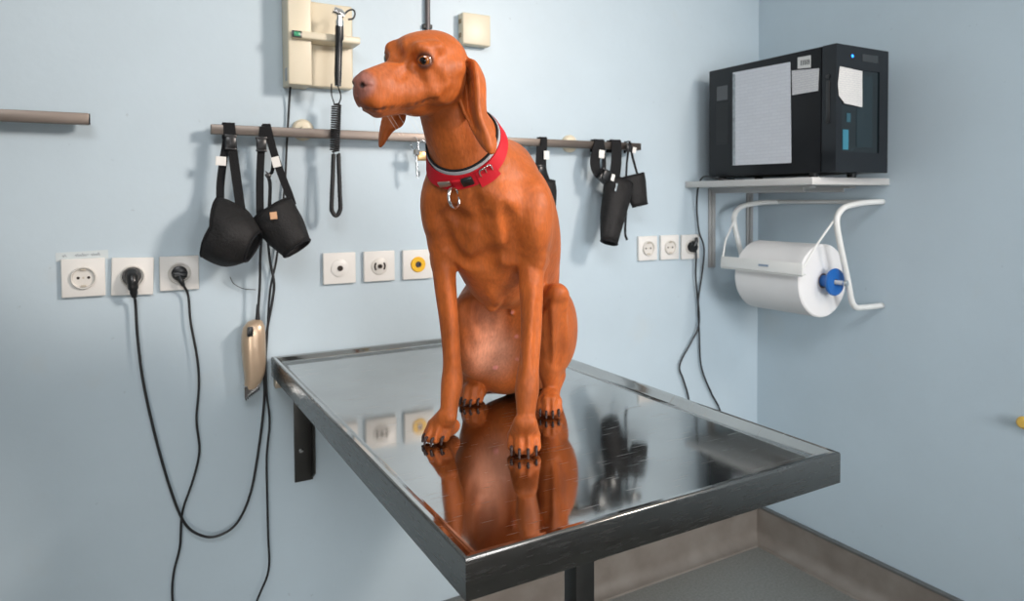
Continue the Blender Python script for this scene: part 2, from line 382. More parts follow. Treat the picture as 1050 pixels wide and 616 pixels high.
# ------------------------------------------------------------------ plugs and cords
def cord(name, label, pts, r, plugfn=None, cat='cord', base=None):
    t = thing(name, label, cat, base or pts[-1])
    build('cable', MB().tube(smooth_path(pts, 8), r, 10), M_black, t, 3)
    if plugfn: plugfn(t)
    return t
O1 = .022
def plug1(t):
    m1 = MB(); m1.lathe([(0.0, -.003), (0.0185, -.003), (0.0185, .012), (0.0165, .017), (0.0, .018)], (X2-.002, F2, Z2+.002), (0, -1, 0), 32)
    m1.tube(smooth_path([V(X2-.002, F2-.012, Z2+.006), V(X2-.001, F2-.024, Z2-.004), V(X2, F2-.026, Z2-.020), V(X2+.002, F2-.022, Z2-.042)], 6), [.013]*6+[.012]*4+[.0105]*4+[.008]*3+[.006]*2, 14)
    build('plug', m1, M_blackp, t)
cord('clipper_cord', 'black cable looping from the thick plug up to the hanging clipper', [V(X2+.002, F2-.022, Z2-.040)]+[wp(*p, .020) for p in [
    (139, 312), (141, 345), (147, 392), (160, 450), (176, 505), (190, 537), (207, 549), (224, 549), (243, 536), (257, 505), (266, 455), (271, 410), (271, 380), (273, 345), (279, 310), (281, 290), (277, 268)]]
    + [wp(274, 240, .045), wp(271, 215, .050), wp(269, 236, .052), wp(267, 262, .048), wp(266.5, 290, .040), wp(265, 314, .036), wp(264.5, 330, .034)], .0030, plug1, base=V(X2, D, 0.2))
def plug2(t):
    m1 = MB(); m1.lathe([(0.0, -.003), (0.0170, -.003), (0.0165, .004), (0.013, .006), (0, .006)], (X3, F3, Z3), (0, -1, 0), 32)
    m1.box((X3, F3-.010, Z3-.003), (.030, .016, .014), bevel=.004)
    m1.tube([V(X3, F3-.014, Z3-.006), V(X3+.002, F3-.020, Z3-.016), V(X3+.006, F3-.018, Z3-.026)], [.0065, .0055, .004], 12)
    build('plug', m1, M_blackp, t)
cord('power_cord', 'black cable hanging in bends from the small plug to the floor', [V(X3+.006, F3-.018, Z3-.025)]+[wp(*p, .018) for p in [
    (193, 303), (195.5, 330), (202, 366), (204, 395), (201.5, 430), (204.5, 462), (198, 492), (187, 525), (184.5, 560), (178, 588), (177, 616), (184, 660), (190, 700)]]
    + [V(-.02, D-.06, .02), V(0.04, D-.12, .004), V(.2, D-.16, .004)], .0027, plug2, base=V(X3, D, 0))
cord('power_cord', 'black cable hanging straight from the cream diagnostic unit past the clipper to the floor', [wp(298, 86, .03), wp(296.5, 105, .012), wp(294, 150, .008), wp(291.5, 195, .010)]+[wp(*p, .012) for p in [
    (284, 262), (277, 298), (274, 344)]]+[wp(*p, .028) for p in [(272.5, 369), (273.2, 400), (276.5, 432), (273.5, 468), (274, 510), (275, 550), (275.5, 584), (265, 612), (250, 650)]]
    + [V(.12, D-.08, .03), V(.05, D-.13, .004), V(-.1, D-.17, .004)], .0026, base=V(.2, D, 0))
def plug9(t):
    m1 = MB(); m1.lathe([(0.0, -.003), (0.0175, -.003), (0.0175, .012), (0.0155, .016), (0.0, .017)], (X9+.002, F9, Z9), (0, -1, 0), 32)
    m1.tube([V(X9+.002, F9-.013, Z9+.004), V(X9+.008, F9-.018, Z9+.018), V(X9+.010, F9-.016, Z9+.032)], [.008, .0065, .0045], 12)
    build('plug', m1, M_blackp, t)
sb = V(1.70, 1.58, H+.0605)
cord('power_cord', 'black cable dropping from the black cabinet over the shelf edge to the plug below', [sb, V(1.655, 1.60, H+.0620), wp(722, 181, .07), wp(716, 192, .04), wp(714.5, 212, .016), wp(716, 232, .015), wp(717.5, 240, .020), wp(722, 255, .016), wp(720, 280, .012),
     wp(716, 310, .012), wp(717, 340, .012), wp(719, 375, .012), wp(729, 402, .012), wp(738, 420, .012), wp(745, 450, .012), wp(748, 520, .012)], .0030, plug9, base=V(X9, D, .6))
cord('power_cord', 'black cable running from the round plug down behind the table edge', [V(X9+.006, F9-.014, Z9-.004), wp(714, 262, .020), wp(713.5, 285, .014), wp(717, 330, .018), wp(709, 350, .014), wp(697, 374, .012), wp(701, 390, .012), wp(706, 408, .012), wp(709, 440, .012), wp(706, 520, .012)], .0030, base=V(X9, D, .6))

# ------------------------------------------------------------------ rails
def standoff(par, u, v, off, r=.026):
    p = wp(u, v, 0)
    build('wall_rosette', MB().lathe([(0, 0), (r, 0), (r, .008), (r*.8, .014), (r*.35, .016), (r*.35, off), (0, off)], (p.x, D-.0005, p.z), (0, -1, 0), 32), M_beige, par, .6, 'cream round wall mount')
RO = .052
a = wp(216.5, 130.8, RO); b = wp(657.5, 151.3, RO); zr = (a.z+b.z)/2
rl = thing('wall_rail', 'long steel rail behind the dog with muzzles hung on it', 'rail', ((a.x+b.x)/2, D-RO+.01, zr-.011))
build('bar', MB().box(((a.x+b.x)/2, D-RO+.010, zr), (b.x-a.x, .020, .0215), bevel=.0015), M_rail, rl)
standoff(rl, 310, 133.5, RO-.02); standoff(rl, 583, 147.5, RO-.02)
a2 = wp(91, 122.3, RO); 
rl2 = thing('wall_rail', 'short empty steel rail at the left edge of the photo', 'rail', (a2.x-.3, D-RO+.01, a2.z-.012))
build('bar', MB().box((a2.x-.30, D-RO+.010, a2.z+.001), (.60, .020, .0235), bevel=.0015), M_rail, rl2)
build('end_cap', MB().box((a2.x+.0012, D-RO+.010, a2.z+.001), (.0024, .0185, .022), bevel=.0008), M_blackp, rl2)
p = wp(-60, 120, 0); build('wall_rosette', MB().lathe([(0, 0), (.026, 0), (.026, .008), (.01, .014), (.009, RO-.02), (0, RO-.02)], (a2.x-.45, D-.0005, a2.z), (0, -1, 0), 32), M_beige, rl2)
RZ = zr
# ------------------------------------------------------------------ muzzles
def cone_shell(c0, ax, up, L, ra, rb, ry=0.85, n=36, mrows=10, bulge=0.0, cutf=None):
    ax = Vector(ax).normalized(); up = Vector(up); up = (up-ax*up.dot(ax)).normalized(); sd = ax.cross(up)
    rows = []
    for i in range(mrows+1):
        t = i/mrows; row = []
        for k in range(n):
            a_ = 2*math.pi*k/n; r = ra+(rb-ra)*t+bulge*math.sin(math.pi*t)
            L0 = -cutf(a_)*(1-t) if cutf else 0
            wob = 1+.03*math.sin(3*a_+5*t)+.02*math.sin(7*a_-6*t)
            row.append(Vector(c0)+ax*(L*t+L0)+up*r*math.cos(a_)*wob+sd*r*ry*math.sin(a_)*wob)
        rows.append(row)
    m_ = MB(); m_.grid_pts(rows, True)
    return m_, rows
def muzzle(label, c0, ax, up, L, ra, rb, ry, straps, buckles, tags, bulge=0, cutf=None, hem=True, extra=None):
    loc = Vector(c0)
    t = thing('dog_muzzle', label, 'muzzle', loc, None)
    m_, rows = cone_shell(c0, ax, up, L, ra, rb, ry, bulge=bulge, cutf=cutf)
    o = build('nose_sleeve', m_, M_nylon, t, 3); solidify(o, .003)
    build('front_binding', MB().tube(rows[-1], .0032, 8, True), M_web, t, 3)
    build('back_binding', MB().tube(rows[0], .0028, 8, True), M_web, t, 3)
    for pts, wd in straps:
        P_ = smooth_path(pts, 6)
        build('strap', MB().ribbon(P_, wd, .0022, (1, -.15, 0)), M_web, t, .8)
    for c, size, rz in buckles:
        mm = MB().box(c, size, (0, rz, 0), bevel=.003); mm.box(Vector(c)+V(0, 0, size[2]*.55), (size[0]*1.15, size[1]*.7, size[2]*.25), (0, rz, 0), bevel=.0015)
        mm.box(Vector(c)-V(0, 0, size[2]*.55), (size[0]*1.1, size[1]*.7, size[2]*.2), (0, rz, 0), bevel=.0015)
        build('buckle', mm, M_blackp, t)
    for c, size, rz, mt, nm in tags:
        build('label_tag', MB().box(c, size, (0, rz, 0), bevel=.0008), mt, t, None, nm)
    return t
def over(u, v1, offf=.055):   # strap passing over the top of the rail
    pf = wp(u, v1, offf); return [V(pf.x, D-RO+.022, RZ-.02), V(pf.x, D-RO+.0215, RZ+.012), V(pf.x, D-RO+.010, RZ+.0145), V(pf.x, D-RO-.002, RZ+.012)]
W = lambda u, v, o=.06: wp(u, v, o)
muzzle('large black fabric dog muzzle hanging leftmost on the rail, opening turned to the right',
       W(223, 236, .080), (.80, -.45, -.42), (.45, 0, .85), .086, .064, .036, .78,
       [(over(233, 128)+[W(233, 140), W(229, 165), W(226, 190), W(226, 216, .09)], .017), ([W(236, 126, .056), W(238, 150, .066), W(242, 180, .082), W(247, 216, .10)], .020)],
       [(W(236.5, 146, .070), (.022, .010, .026), .05)],
       [(W(226.5, 165, .068), (.022, .0012, .020), .05, M_paper, 'white stitched tag')], bulge=.016, cutf=lambda a_: .030*max(0, math.cos(a_)))
muzzle('smaller black fabric dog muzzle hanging second from left on the rail, tilted downward',
       W(278, 217, .085), (.50, -.42, -.85), (.65, .0, .75), .104, .052, .033, .72,
       [(over(274, 130)+[W(279, 150, .062), W(287, 175, .072), W(296, 198, .090), W(300, 210, .10)], .017), ([W(270, 130, .057), W(268, 152, .062), W(266.5, 185, .066), W(267, 222, .082), W(270, 236, .09)], .017),
        ([W(281, 160, .066), W(279, 176, .05), W(275, 180, .06), W(277, 190, .07), W(276, 220, .10)], .008)],
       [(W(268, 148, .068), (.022, .010, .026), 0), (W(275, 180, .064), (.014, .006, .010), .6)],
       [(W(283, 166, .074), (.018, .0012, .024), -.25, M_paper, 'white stitched tag'), (W(280.5, 221, .142), (.015, .0012, .016), -.1, M_tan, 'tan stitched tag')], bulge=.003)
muzzle('black fabric dog muzzle on the rail half hidden behind the dog shoulder',
       W(560, 185, .075), (-.10, -.1, -1), (1, 0, 0), .10, .026, .028, .55,
       [(over(558, 145)+[W(557.5, 155, .062), W(557, 172, .07), W(561, 186, .09)], .019), ([W(553, 150, .058), W(551.5, 175, .066), W(554, 195, .08)], .015)],
       [(W(555, 175, .076), (.018, .010, .024), 0)],
       [(W(560.5, 159, .070), (.018, .0012, .024), 0, M_paper, 'white stitched tag')], bulge=.006)
muzzle('long narrow black dog muzzle hanging low, front one of the right-hand cluster on the rail',
       W(634, 186, .085), (-.33, -.18, -1), (1, 0, .1), .190, .046, .026, .7,
       [(over(632, 148)+[W(632, 165, .066), W(630, 182, .085)], .034), ([W(642, 190, .10), W(642, 215, .07), W(641, 238, .05), W(643, 246, .05)], .007)],
       [(W(622, 180, .095), (.030, .014, .026), .4)],
       [(W(628.5, 182, .112), (.012, .0012, .020), .3, M_paper, 'white stitched tag'), (W(632, 192, .125), (.006, .0012, .024), .3, M_chrome, 'thin bright loop')], bulge=.004)
muzzle('short black dog muzzle with thin straps, rightmost of the cluster on the rail',
       W(649, 180, .072), (.16, -.12, -.85), (1, 0, .3), .092, .038, .026, .55,
       [(over(646, 150)+[W(648, 158, .062), W(651, 170, .07), W(655, 184, .08)], .007), ([W(645, 150, .058), W(643, 165, .066), W(642, 182, .07)], .006)],
       [(W(644.5, 152, .062), (.016, .008, .018), 0)],
       [(W(650.5, 154, .066), (.013, .0012, .018), .2, M_paper, 'white stitched tag')], bulge=.003)
# folded strap collar, left in the cluster
t = thing('muzzle_strap', 'folded black strap with buckle, leftmost of the right-hand cluster on the rail', 'strap', W(616, 188, .06))
build('strap', MB().ribbon(smooth_path(over(615, 147)+[W(612, 155, .062), W(610, 165, .064), W(611.5, 174, .07), W(617, 181, .075), W(624, 186, .08)], 6), .030, .004, (1, -.15, 0)), M_web, t, .8)
build('buckle', MB().box(W(618, 183, .088), (.030, .014, .022), (0, .6, 0), bevel=.003), M_blackp, t)
build('label_tag', MB().box(W(617, 158, .072), (.020, .0012, .024), (0, .1, 0), bevel=.0005), M_paper, t, None, 'white stitched tag')
build('loop', MB().ribbon(smooth_path([W(618, 148, .057), W(619, 158, .066), W(619.5, 170, .07), W(619, 180, .075)], 5), .012, .002, (1, -.15, 0)), M_web, t, .8)

# ------------------------------------------------------------------ keys and padlock
ks = thing('key_bunch', 'small steel key and brass padlock hanging on the rail under the dog chin', 'keys', W(430, 182, .06))
def ringpts(c, r, nrm, n=28):
    q = Vector(nrm).to_track_quat('Z', 'Y').to_matrix(); return [Vector(c)+q@V(r*math.cos(2*math.pi*k/n), r*math.sin(2*math.pi*k/n), 0) for k in range(n)]
build('split_ring', MB().tube(ringpts(W(425, 147, .055), .016, (1, .2, 0)), .0012, 8, True), M_chrome, ks, 3)
mm = MB().cyl(W(427, 160, .062), W(428, 182, .062), .0035); mm.cyl(W(427, 155, .060), W(427, 160, .066), .009, n=20); mm.box(W(429, 178, .062), (.008, .003, .012))
build('key', mm, M_chrome, ks)
build('padlock', MB().box(W(434, 160, .064), (.034, .012, .024), bevel=.003), mat('brass', (.62, .42, .20), .35, .9, var=.2), ks, .6, 'brass padlock body')
build('shackle', MB().tube(smooth_path([W(430, 157, .064), W(429, 148, .064), W(433, 144, .064), W(437, 148, .064), W(438, 157, .064)], 5), .0025, 8), M_chrome, ks, 3)

# ------------------------------------------------------------------ diagnostic wall unit
a = wp(296, 86, .07); b = wp(320.5, 87, .07); c = wp(363, 90, .035)
zb = a.z; zt = H+.60
du = thing('diagnostic_unit', 'cream plastic medical wall unit with green indicator at the top left', 'medical device', ((a.x+c.x)/2, D, zb-.01))
build('main_housing', MB().box(((a.x+b.x)/2, D-.035, (zb+zt)/2), (b.x-a.x, .069, zt-zb), bevel=.004, seg=3), M_beige, du)
bx0, bx1 = b.x-.004, c.x; lz = wp(340, 90, .03).z; lt = wp(340, 4, .03).z
mm = MB().box(((bx0+bx1)/2, D-.016, (lz+lt)/2), (bx1-bx0, .030, lt-lz), bevel=.005, seg=3)
build('side_panel', mm, M_beiged, du)
l0 = wp(321, 32.5, .085); l1 = wp(369.5, 45.5, .085)
mm = MB().box(((a.x+l1.x)/2+.004, D-.045, (l0.z+l1.z)/2), (l1.x-a.x-.006, .080, l0.z-l1.z), bevel=.004, seg=3)
cr = build('instrument_cradle', mm, M_beige, du)
g = wp(304.5, 34.8, .0865)
build('switch_bezel', MB().box((g.x, D-.0858, g.z), (.023, .003, .0155), bevel=.001), M_blackp, cr)
build('indicator_light', MB().box((g.x, D-.0880, g.z), (.014, .003, .010), bevel=.001), mat('green_light', (.02, .20, .09), .3, emis=((.03, .4, .18), .25)), cr, .6, 'green indicator')
g = wp(293, 76, .05); build('rating_label', MB().box((a.x-.0003, D-.045, g.z), (.0008, .018, .03)), mat('grey_label', (.35, .36, .38), .5), du, None, 'small grey side label')
# otoscope resting in the cradle
hx = .106
og = thing('otoscope', 'black handled otoscope with chrome head resting in the cream wall unit', 'otoscope', wp(346, 90, hx))
build('handle', MB().tube([wp(348, 26, hx), wp(348, 40, hx), wp(347.5, 42, hx), wp(347, 60, hx), wp(346.6, 76, hx), wp(346.5, 88, hx)], [.0095, .0100, .0085, .0085, .0085, .0075], 20), M_blackp, og, .6)
build('collar', MB().tube([wp(348, 21, hx), wp(348, 27, hx)], .0098, 20), M_chrome, og)
mm = MB().tube([wp(343, 10.5, hx), wp(348, 13, hx), wp(352.5, 17, hx)], [.0075, .010, .009], 20)
mm.tube([wp(348, 14, hx), wp(348, 22, hx)], .007, 16); mm.tube([wp(343.5, 11, hx), wp(342, 10, hx)], [.009, .0085], 18)
build('head', mm, M_chrome, og, .7, 'chrome instrument head')
build('lens_arm', MB().tube(smooth_path([wp(352, 16, hx), wp(357, 11, hx), wp(362, 10, hx), wp(364, 14, hx), wp(362, 19, hx), wp(357, 20, hx)], 5), .0022, 8), M_blackp, og, 3)
cd = thing('coiled_cord', 'black coiled cord hanging in a long loop from the otoscope', 'cord', wp(345, 222, .06))
pts = smooth_path([wp(340, 89, .05), wp(340.5, 97, .06), wp(343, 106, .07)], 6)+smooth_path([wp(349, 106, .07), wp(348, 98, .09), wp(346.5, 88, hx)], 6)
build('lead', MB().tube(smooth_path([wp(340, 86, .045), wp(340, 97, .055), wp(343, 107, .066)], 6), .0016, 8), M_black, cd, 3)
build('lead', MB().tube(smooth_path([wp(346.5, 88, hx), wp(349.5, 99, .09), wp(347, 108, .068)], 6), .0016, 8), M_black, cd, 3)
p0, p1 = wp(345, 106, .068), wp(343.2, 156, .066)
hel = [p0.lerp(p1, t/260)+V(.0105*math.cos(t*2*math.pi/12), .0098*math.sin(t*2*math.pi/12), 0)*(1 if 8 < t < 252 else .5) for t in range(261)]
build('coil', MB().tube(hel, .0021, 7), M_black, cd, 3)
p0, p1 = wp(347, 158, .066), wp(349, 212, .066)
q0, q1 = wp(342, 158, .066), wp(340, 212, .066)
path = smooth_path([q0, q0.lerp(q1, .33), q0.lerp(q1, .7), q1, wp(341.5, 218.5, .066), wp(344.5, 221, .066), wp(347.5, 218.5, .066), p1, p1.lerp(p0, .33), p1.lerp(p0, .7), p0], 14)
hel = []; N_ = len(path)
for i, q in enumerate(path):
    hel.append(q+V(.0026*math.cos(i*2.2), .0026*math.sin(i*2.2), 0))
build('coil', MB().tube(path, .0052, 12), M_black, cd, 3)
build('coil', MB().tube(hel, .0038, 7), M_black, cd, 3)

# small junction box and conduit
a = wp(474.5, 45, .03); b = wp(503, 45, .03); zt_ = wp(488, 14, .03).z; zb_ = a.z+.001
jb = thing('junction_box', 'small square cream plastic box on the wall to the right of the dog head', 'junction box', ((a.x+b.x)/2, D, zb_))
build('cover', MB().box(((a.x+b.x)/2, D-.016, (zt_+zb_)/2), (b.x-a.x, .031, zt_-zb_), bevel=.004, seg=3), M_beige, jb)
for z_ in (.3, .74): build('cable_knockout', MB().box((a.x-.0002, D-.014, zb_+(zt_-zb_)*z_), (.001, .014, .012)), mat('knockout', (.30, .22, .12), .6), jb, None)
p = wp(438.5, 10, .01)
cn = thing('wall_conduit', 'dark vertical conduit coming down the wall above the dog head', 'conduit', (p.x, D-.01, wp(438.5, 70, .01).z))
build('pipe', MB().cyl((p.x, D-.010, wp(438.5, 70, .01).z), (p.x, D-.010, ZC), .0068), mat('conduit_grey', (.10, .085, .085), .35, .3), cn)
build('clip', MB().box((p.x, D-.006, H+.46), (.026, .012, .012), bevel=.002), M_darksteel, cn)

# ------------------------------------------------------------------ clipper
co = .036
cl = thing('hair_clipper', 'champagne coloured electric hair clipper hanging head down beside the table corner', 'hair clipper', wp(258, 409, co))
prf = [(262.5, 327.5, 3), (261.5, 329.5, 7.0), (260.3, 335, 10.3), (259.8, 344, 11.4), (260, 358, 11.5), (260.7, 372, 11.0), (261, 383, 9.8), (259.6, 391, 8.2), (257.5, 398, 6.8)]
rows = []
for u, v, hw in prf:
    c_ = wp(u, v, co); r_ = hw*1.55/711.6*1.06; n = 28
    rows.append([c_+V(math.copysign(abs(math.cos(a_))**.75, math.cos(a_))*r_, -math.copysign(abs(math.sin(a_))**.75, math.sin(a_))*r_*.85, 0) for a_ in [2*math.pi*k/n for k in range(n)]])
mm = MB(); mm.grid_pts(rows, True); mm.bm.faces.new([v for v in mm.bm.verts][:28]); mm.bm.verts.ensure_lookup_table(); mm.bm.faces.new([mm.bm.verts[-28+i] for i in range(28)])
build('body', mm, mat('champagne_plastic', (.62, .46, .32), .30, .45, var=.08, vscale=10), cl, .9)
build('switch', MB().box(wp(256.5, 340, co+.024), (.013, .008, .022), (0, .05, .0), bevel=.002), M_blackp, cl)
A = wp(256, 399, co)
mm = MB().prism([wp(250.5, 397, co+.012), wp(266, 390, co+.012), wp(267, 396, co+.014), wp(251, 409, co+.014)], (0, .022, 0))
b_ = build('blade', mm, M_chrome, cl, None)
mm = MB()
for k in range(8):
    q = wp(252.0+k*1.9, 408.4-k*1.5, co+.008); mm.box(q, (.0015, .016, .007))
build('blade_teeth', mm, M_darksteel, cl, None)
build('strain_relief', MB().tube([wp(264.5, 312, co), wp(264.3, 322, co), wp(264.2, 330, co)], [.0035, .0045, .006], 12), M_black, cl)
build('hanging_loop', MB().tube(smooth_path([wp(236, 284, .02), wp(240, 291, .012), wp(250, 296, .01), wp(262, 297, .01)], 6), .0009, 6), M_black, cl, 3)

# ------------------------------------------------------------------ shelf
SX0, SX1, SY0, SY1 = 1.632, CX-.002, 1.243, D-.001; SZ0, SZ1 = H+.037, H+.057
sh = thing('wall_shelf', 'pale grey shelf in the corner carrying the black cabinet', 'shelf', ((SX0+SX1)/2, (SY0+SY1)/2, SZ0))
build('shelf_board', MB().box(((SX0+SX1)/2, (SY0+SY1)/2, (SZ0+SZ1)/2), (SX1-SX0, SY1-SY0, SZ1-SZ0), bevel=.0015), mat('shelf_laminate', (.58, .57, .55), .45, var=.06, vscale=10), sh)
M_brk = mat('bracket_grey', (.42, .42, .41), .4, .3, var=.1)
for u in (729, 767.5):
    X = wp(u, 240).x; zb = H-.235
    mm = MB().box((X, D-.004, (SZ0+zb)/2-.001), (.030, .006, SZ0-zb-.002), bevel=.001)
    mm.box((X, D-.010, (SZ0+zb)/2-.001), (.012, .010, SZ0-zb-.012), bevel=.002)
    mm.box((X, D-.20, SZ0-.0045), (.026, .40, .006), bevel=.001); mm.box((X, D-.19, SZ0-.012), (.010, .36, .014), bevel=.002)
    o = build('shelf_bracket', mm, M_brk, sh)
    for z_ in (.05, .14, .22): build('screw', MB().lathe([(.004, 0), (.004, .001), (0, .0025)], (X+.010, D-.007, SZ0-z_), (0, -1, 0), 12), M_chrome, o)

# ------------------------------------------------------------------ black cabinet
QX0, QX1, QY0, QY1, QZ0, QZ1 = 1.670, 1.899, 1.200, 1.662, H+.070, H+.413
dT = .043
fc = thing('cooling_cabinet', 'black countertop cooling cabinet with glass door and papers taped on its side', 'cabinet', ((QX0+QX1)/2, (QY0+QY1)/2, SZ1))
M_cab = mat('cabinet_black', (.009, .010, .012), .34, var=.2, vscale=6, spec=.28)
M_gloss = mat('door_gloss_black', (.009, .011, .014), .14, spec=.35)
build('body', MB().box(((QX0+QX1)/2, (QY0+dT+.003+QY1)/2, (QZ0+QZ1)/2), (QX1-QX0, QY1-QY0-dT-.003, QZ1-QZ0), bevel=.003), M_cab, fc)
for x_ in (QX0+.03, QX1-.03):
    for y_ in (QY0+.09, QY1-.03): build('foot', MB().cyl((x_, y_, SZ1+.0003), (x_, y_, QZ0+.001), .012, .014), M_blackp, fc)
mm = MB()
wx0, wx1, wz0, wz1 = QX0+.024, QX1-.040, QZ0+.055, QZ1-.062
yc = QY0+dT/2
for (x0, x1, z0, z1) in ((QX0, wx0, QZ0, QZ1), (wx1, QX1, QZ0, QZ1), (wx0, wx1, QZ0, wz0), (wx0, wx1, wz1, QZ1)):
    mm.box(((x0+x1)/2, yc, (z0+z1)/2), (x1-x0, dT, z1-z0))
dr = build('door', mm, M_gloss, fc, None)
gm = mat('tinted_glass', (.008, .014, .017), .08, spec=.5)
build('glass_pane', MB().box(((wx0+wx1)/2, QY0+.006, (wz0+wz1)/2), (wx1-wx0, .006, wz1-wz0)), gm, dr, None, 'dark tinted pane')
M_blue = mat("blue_card", (.03, .17, .24), .5); 
build('blue_box', MB().box((QX0+.044, QY0+.0022, QZ0+.088), (.024, .0012, .054)), M_blue, dr, None, 'light blue card seen in the pane')
build('blue_box', MB().box((QX0+.056, QY0+.0022, QZ0+.148), (.016, .0012, .024)), mat('blue_card_dim', (.02, .08, .11), .5), dr, None, 'dim blue card seen in the pane')
build('inner_frame', MB().box(((wx0+wx1)/2+.02, QY0+.0026, (wz0+wz1)/2), (.07, .0008, wz1-wz0-.03)), mat('inner_tint', (.010, .022, .028), .12), dr, None)
build('power_light', MB().lathe([(0, 0), (.004, 0), (.004, .001), (0, .0016)], (QX0+.067, QY0-.0002, QZ1-.028), (0, -1, 0), 14), mat('blue_led', (.02, .2, .8), .3, emis=((.02, .25, 1.0), 3)), dr, .6, 'glowing blue light')
build('control_panel', MB().box((QX0+.145, QY0-.0004, QZ1-.028), (.070, .0008, .020)), mat('panel_dim', (.03, .035, .038), .25), dr, None)
build('door_handle', MB().box((QX0-.0012, QY0+.024, QZ0+.190), (.004, .010, .115), bevel=.0015), M_blackp, dr)
build('lock', MB().lathe([(0, 0), (.006, 0), (.006, .003), (0, .003)], (QX0-.0005, QY0+.024, QZ1-.085), (-1, 0, 0), 16), M_blackp, dr)
# vent slots on the side
mm = MB(); 
for k in range(22): mm.box((QX0-.0004, QY1-.058, QZ0+.105+k*.006), (.0016, .050, .0028))
build('vent_grille', mm, M_blackp, fc, None)
build('rating_label', MB().box((QX0-.0004, QY1-.058, QZ0+.265), (.0012, .045, .045)), mat('label_grey', (.08, .085, .09), .3), fc, None, 'dark glossy label')
# papers
def lined(name, base, ink, sc, grid=True):
    m_ = mat(name, base, .8); nt = m_.node_tree; b = nt.nodes['Principled BSDF']; tc = [n for n in nt.nodes if n.type == 'TEX_COORD'][0]
    br = nt.nodes.new('ShaderNodeTexBrick'); mp = nt.nodes.new('ShaderNodeMapping'); mp.inputs['Rotation'].default_value = (0, math.pi/2, 0) if grid else (math.pi/2, 0, 0)
    sep = nt.nodes.new('ShaderNodeSeparateXYZ'); cmb = nt.nodes.new('ShaderNodeCombineXYZ'); nt.links.new(tc.outputs['Object'], sep.inputs[0])
    nt.links.new(sep.outputs[1 if grid else 0], cmb.inputs[0]); nt.links.new(sep.outputs[2], cmb.inputs[1]); nt.links.new(cmb.outputs[0], br.inputs[0])
    br.offset = 0.37; br.inputs['Color1'].default_value = (*base, 1); br.inputs['Color2'].default_value = (*[c*.95 for c in base], 1); br.inputs['Mortar'].default_value = (*ink, 1)
    br.inputs['Scale'].default_value = sc; br.inputs['Mortar Size'].default_value = .012; br.inputs['Row Height'].default_value = .14; br.inputs['Brick Width'].default_value = .42
    nt.links.new(br.outputs['Color'], b.inputs['Base Color']); return m_
M_sheet = lined('printed_sheet', (.64, .66, .70), (.56, .58, .63), 14)
def sidept(u, v, off=.0015):   # on the cabinet's left side
    r = ray(u, v); return CO+r*((QX0-off)/r.x)
def paper(label, corners, th, mt, sub=None):
    P_ = [sidept(*c) for c in corners]; t = MB().prism(P_, (-th, 0, 0)); o = build('paper_sheet', t, mt, None, None); tag(o, label, 'paper'); return o
form_ = paper('large white printed form taped to the left side of the black cabinet', [(751.5, 74.5), (810.5, 63.5), (811.5, 167), (751.5, 169.5)], .0010, M_sheet)
p_ = [sidept(u, v, .0026) for u, v in [(751.5, 76), (754, 75.6), (754, 169), (751.5, 169)]]
o = build('punched_strip', MB().prism(p_, (-.0008, 0, 0)), mat('strip_grey', (.42, .47, .50), .6, var=.5, vscale=60), form_, None, 'grey punched edge')
paper('small white handwritten note beside the large form on the cabinet', [(812, 72.5), (840, 70.0), (839, 93), (812.5, 97.5)], .0008, lined('note_sheet', (.62, .62, .62), (.45, .45, .5), 22))
sticker = paper('small white barcode sticker above the note on the cabinet side', [(818, 59), (831.5, 56.6), (831.5, 69.3), (818, 70.5)], .0006, mat('sticker', (.62, .62, .60), .5))
def frontpt(u, v, off=.0012):
    r = ray(u, v); return CO+r*((QY0-off)/r.y)
P_ = [frontpt(u, v) for u, v in [(861, 68), (884, 73), (884, 110), (866, 106), (860, 98), (859, 86)]]
o = build('paper_note', MB().prism(P_, (0, -.0008, 0)), lined('torn_note', (.60, .60, .58), (.42, .42, .45), 24, False), None, None); tag(o, 'torn white note taped on the glass door of the black cabinet', 'paper')
bars = MB()
for k in range(5):
    q = sidept(821.5+k*2.0, 64.5-k*.3, .0022); bars.box(q, (.0006, .003, .014))
build('barcode_print', bars, M_blackp, sticker, None)

# ------------------------------------------------------------------ paper roll holder
YN, YFA = 1.262, 1.640
rh = thing('paper_roll_holder', 'white tubular paper roll holder screwed to the wall below the shelf', 'paper roll holder', (1.87, 1.45, H-.33))
def arm(Y): return [V(CX-.004, Y, H-.012), V(1.90, Y, H-.014), V(1.835, Y, H-.020), V(1.79, Y, H-.030), V(1.766, Y, H-.052), V(1.765, Y, H-.085), V(1.785, Y, H-.15), V(1.815, Y, H-.24), V(1.832, Y, H-.295), V(1.850, Y, H-.316), V(1.885, Y, H-.321), V(CX-.004, Y, H-.322)]
for Y in (YN, YFA): build('side_tube', MB().tube(smooth_path(arm(Y), 6), .0085, 14), M_white2, rh, 3)
build('cross_tube', MB().tube([V(CX-.010, YN, H-.012), V(CX-.010, YFA, H-.012)], .0065, 12), M_white2, rh, .8)
spx, spz = 1.792, H-.243
build('spindle', MB().cyl((spx, YN-.006, spz), (spx, YFA, spz), .0065), M_white2, rh)
build('spindle_cap', MB().cyl((spx, YN-.014, spz), (spx, YN-.004, spz), .009, bevel=.002), M_chrome, rh)
mm = MB().box((1.664, (1.296+1.600)/2, H-.2), (.006, .304, .034), (0, .12, 0), bevel=.001)
mm.box((1.672, (1.296+1.600)/2, H-.218), (.020, .304, .003), (0, -.2, 0))
tbx = build('tear_bar', mm, M_white2, rh)
build('brand_mark', MB().box((1.6592, 1.43, H-.199), (.0006, .036, .006)), mat('mark_grey', (.25, .32, .42), .5), tbx, None, 'small grey-blue print')
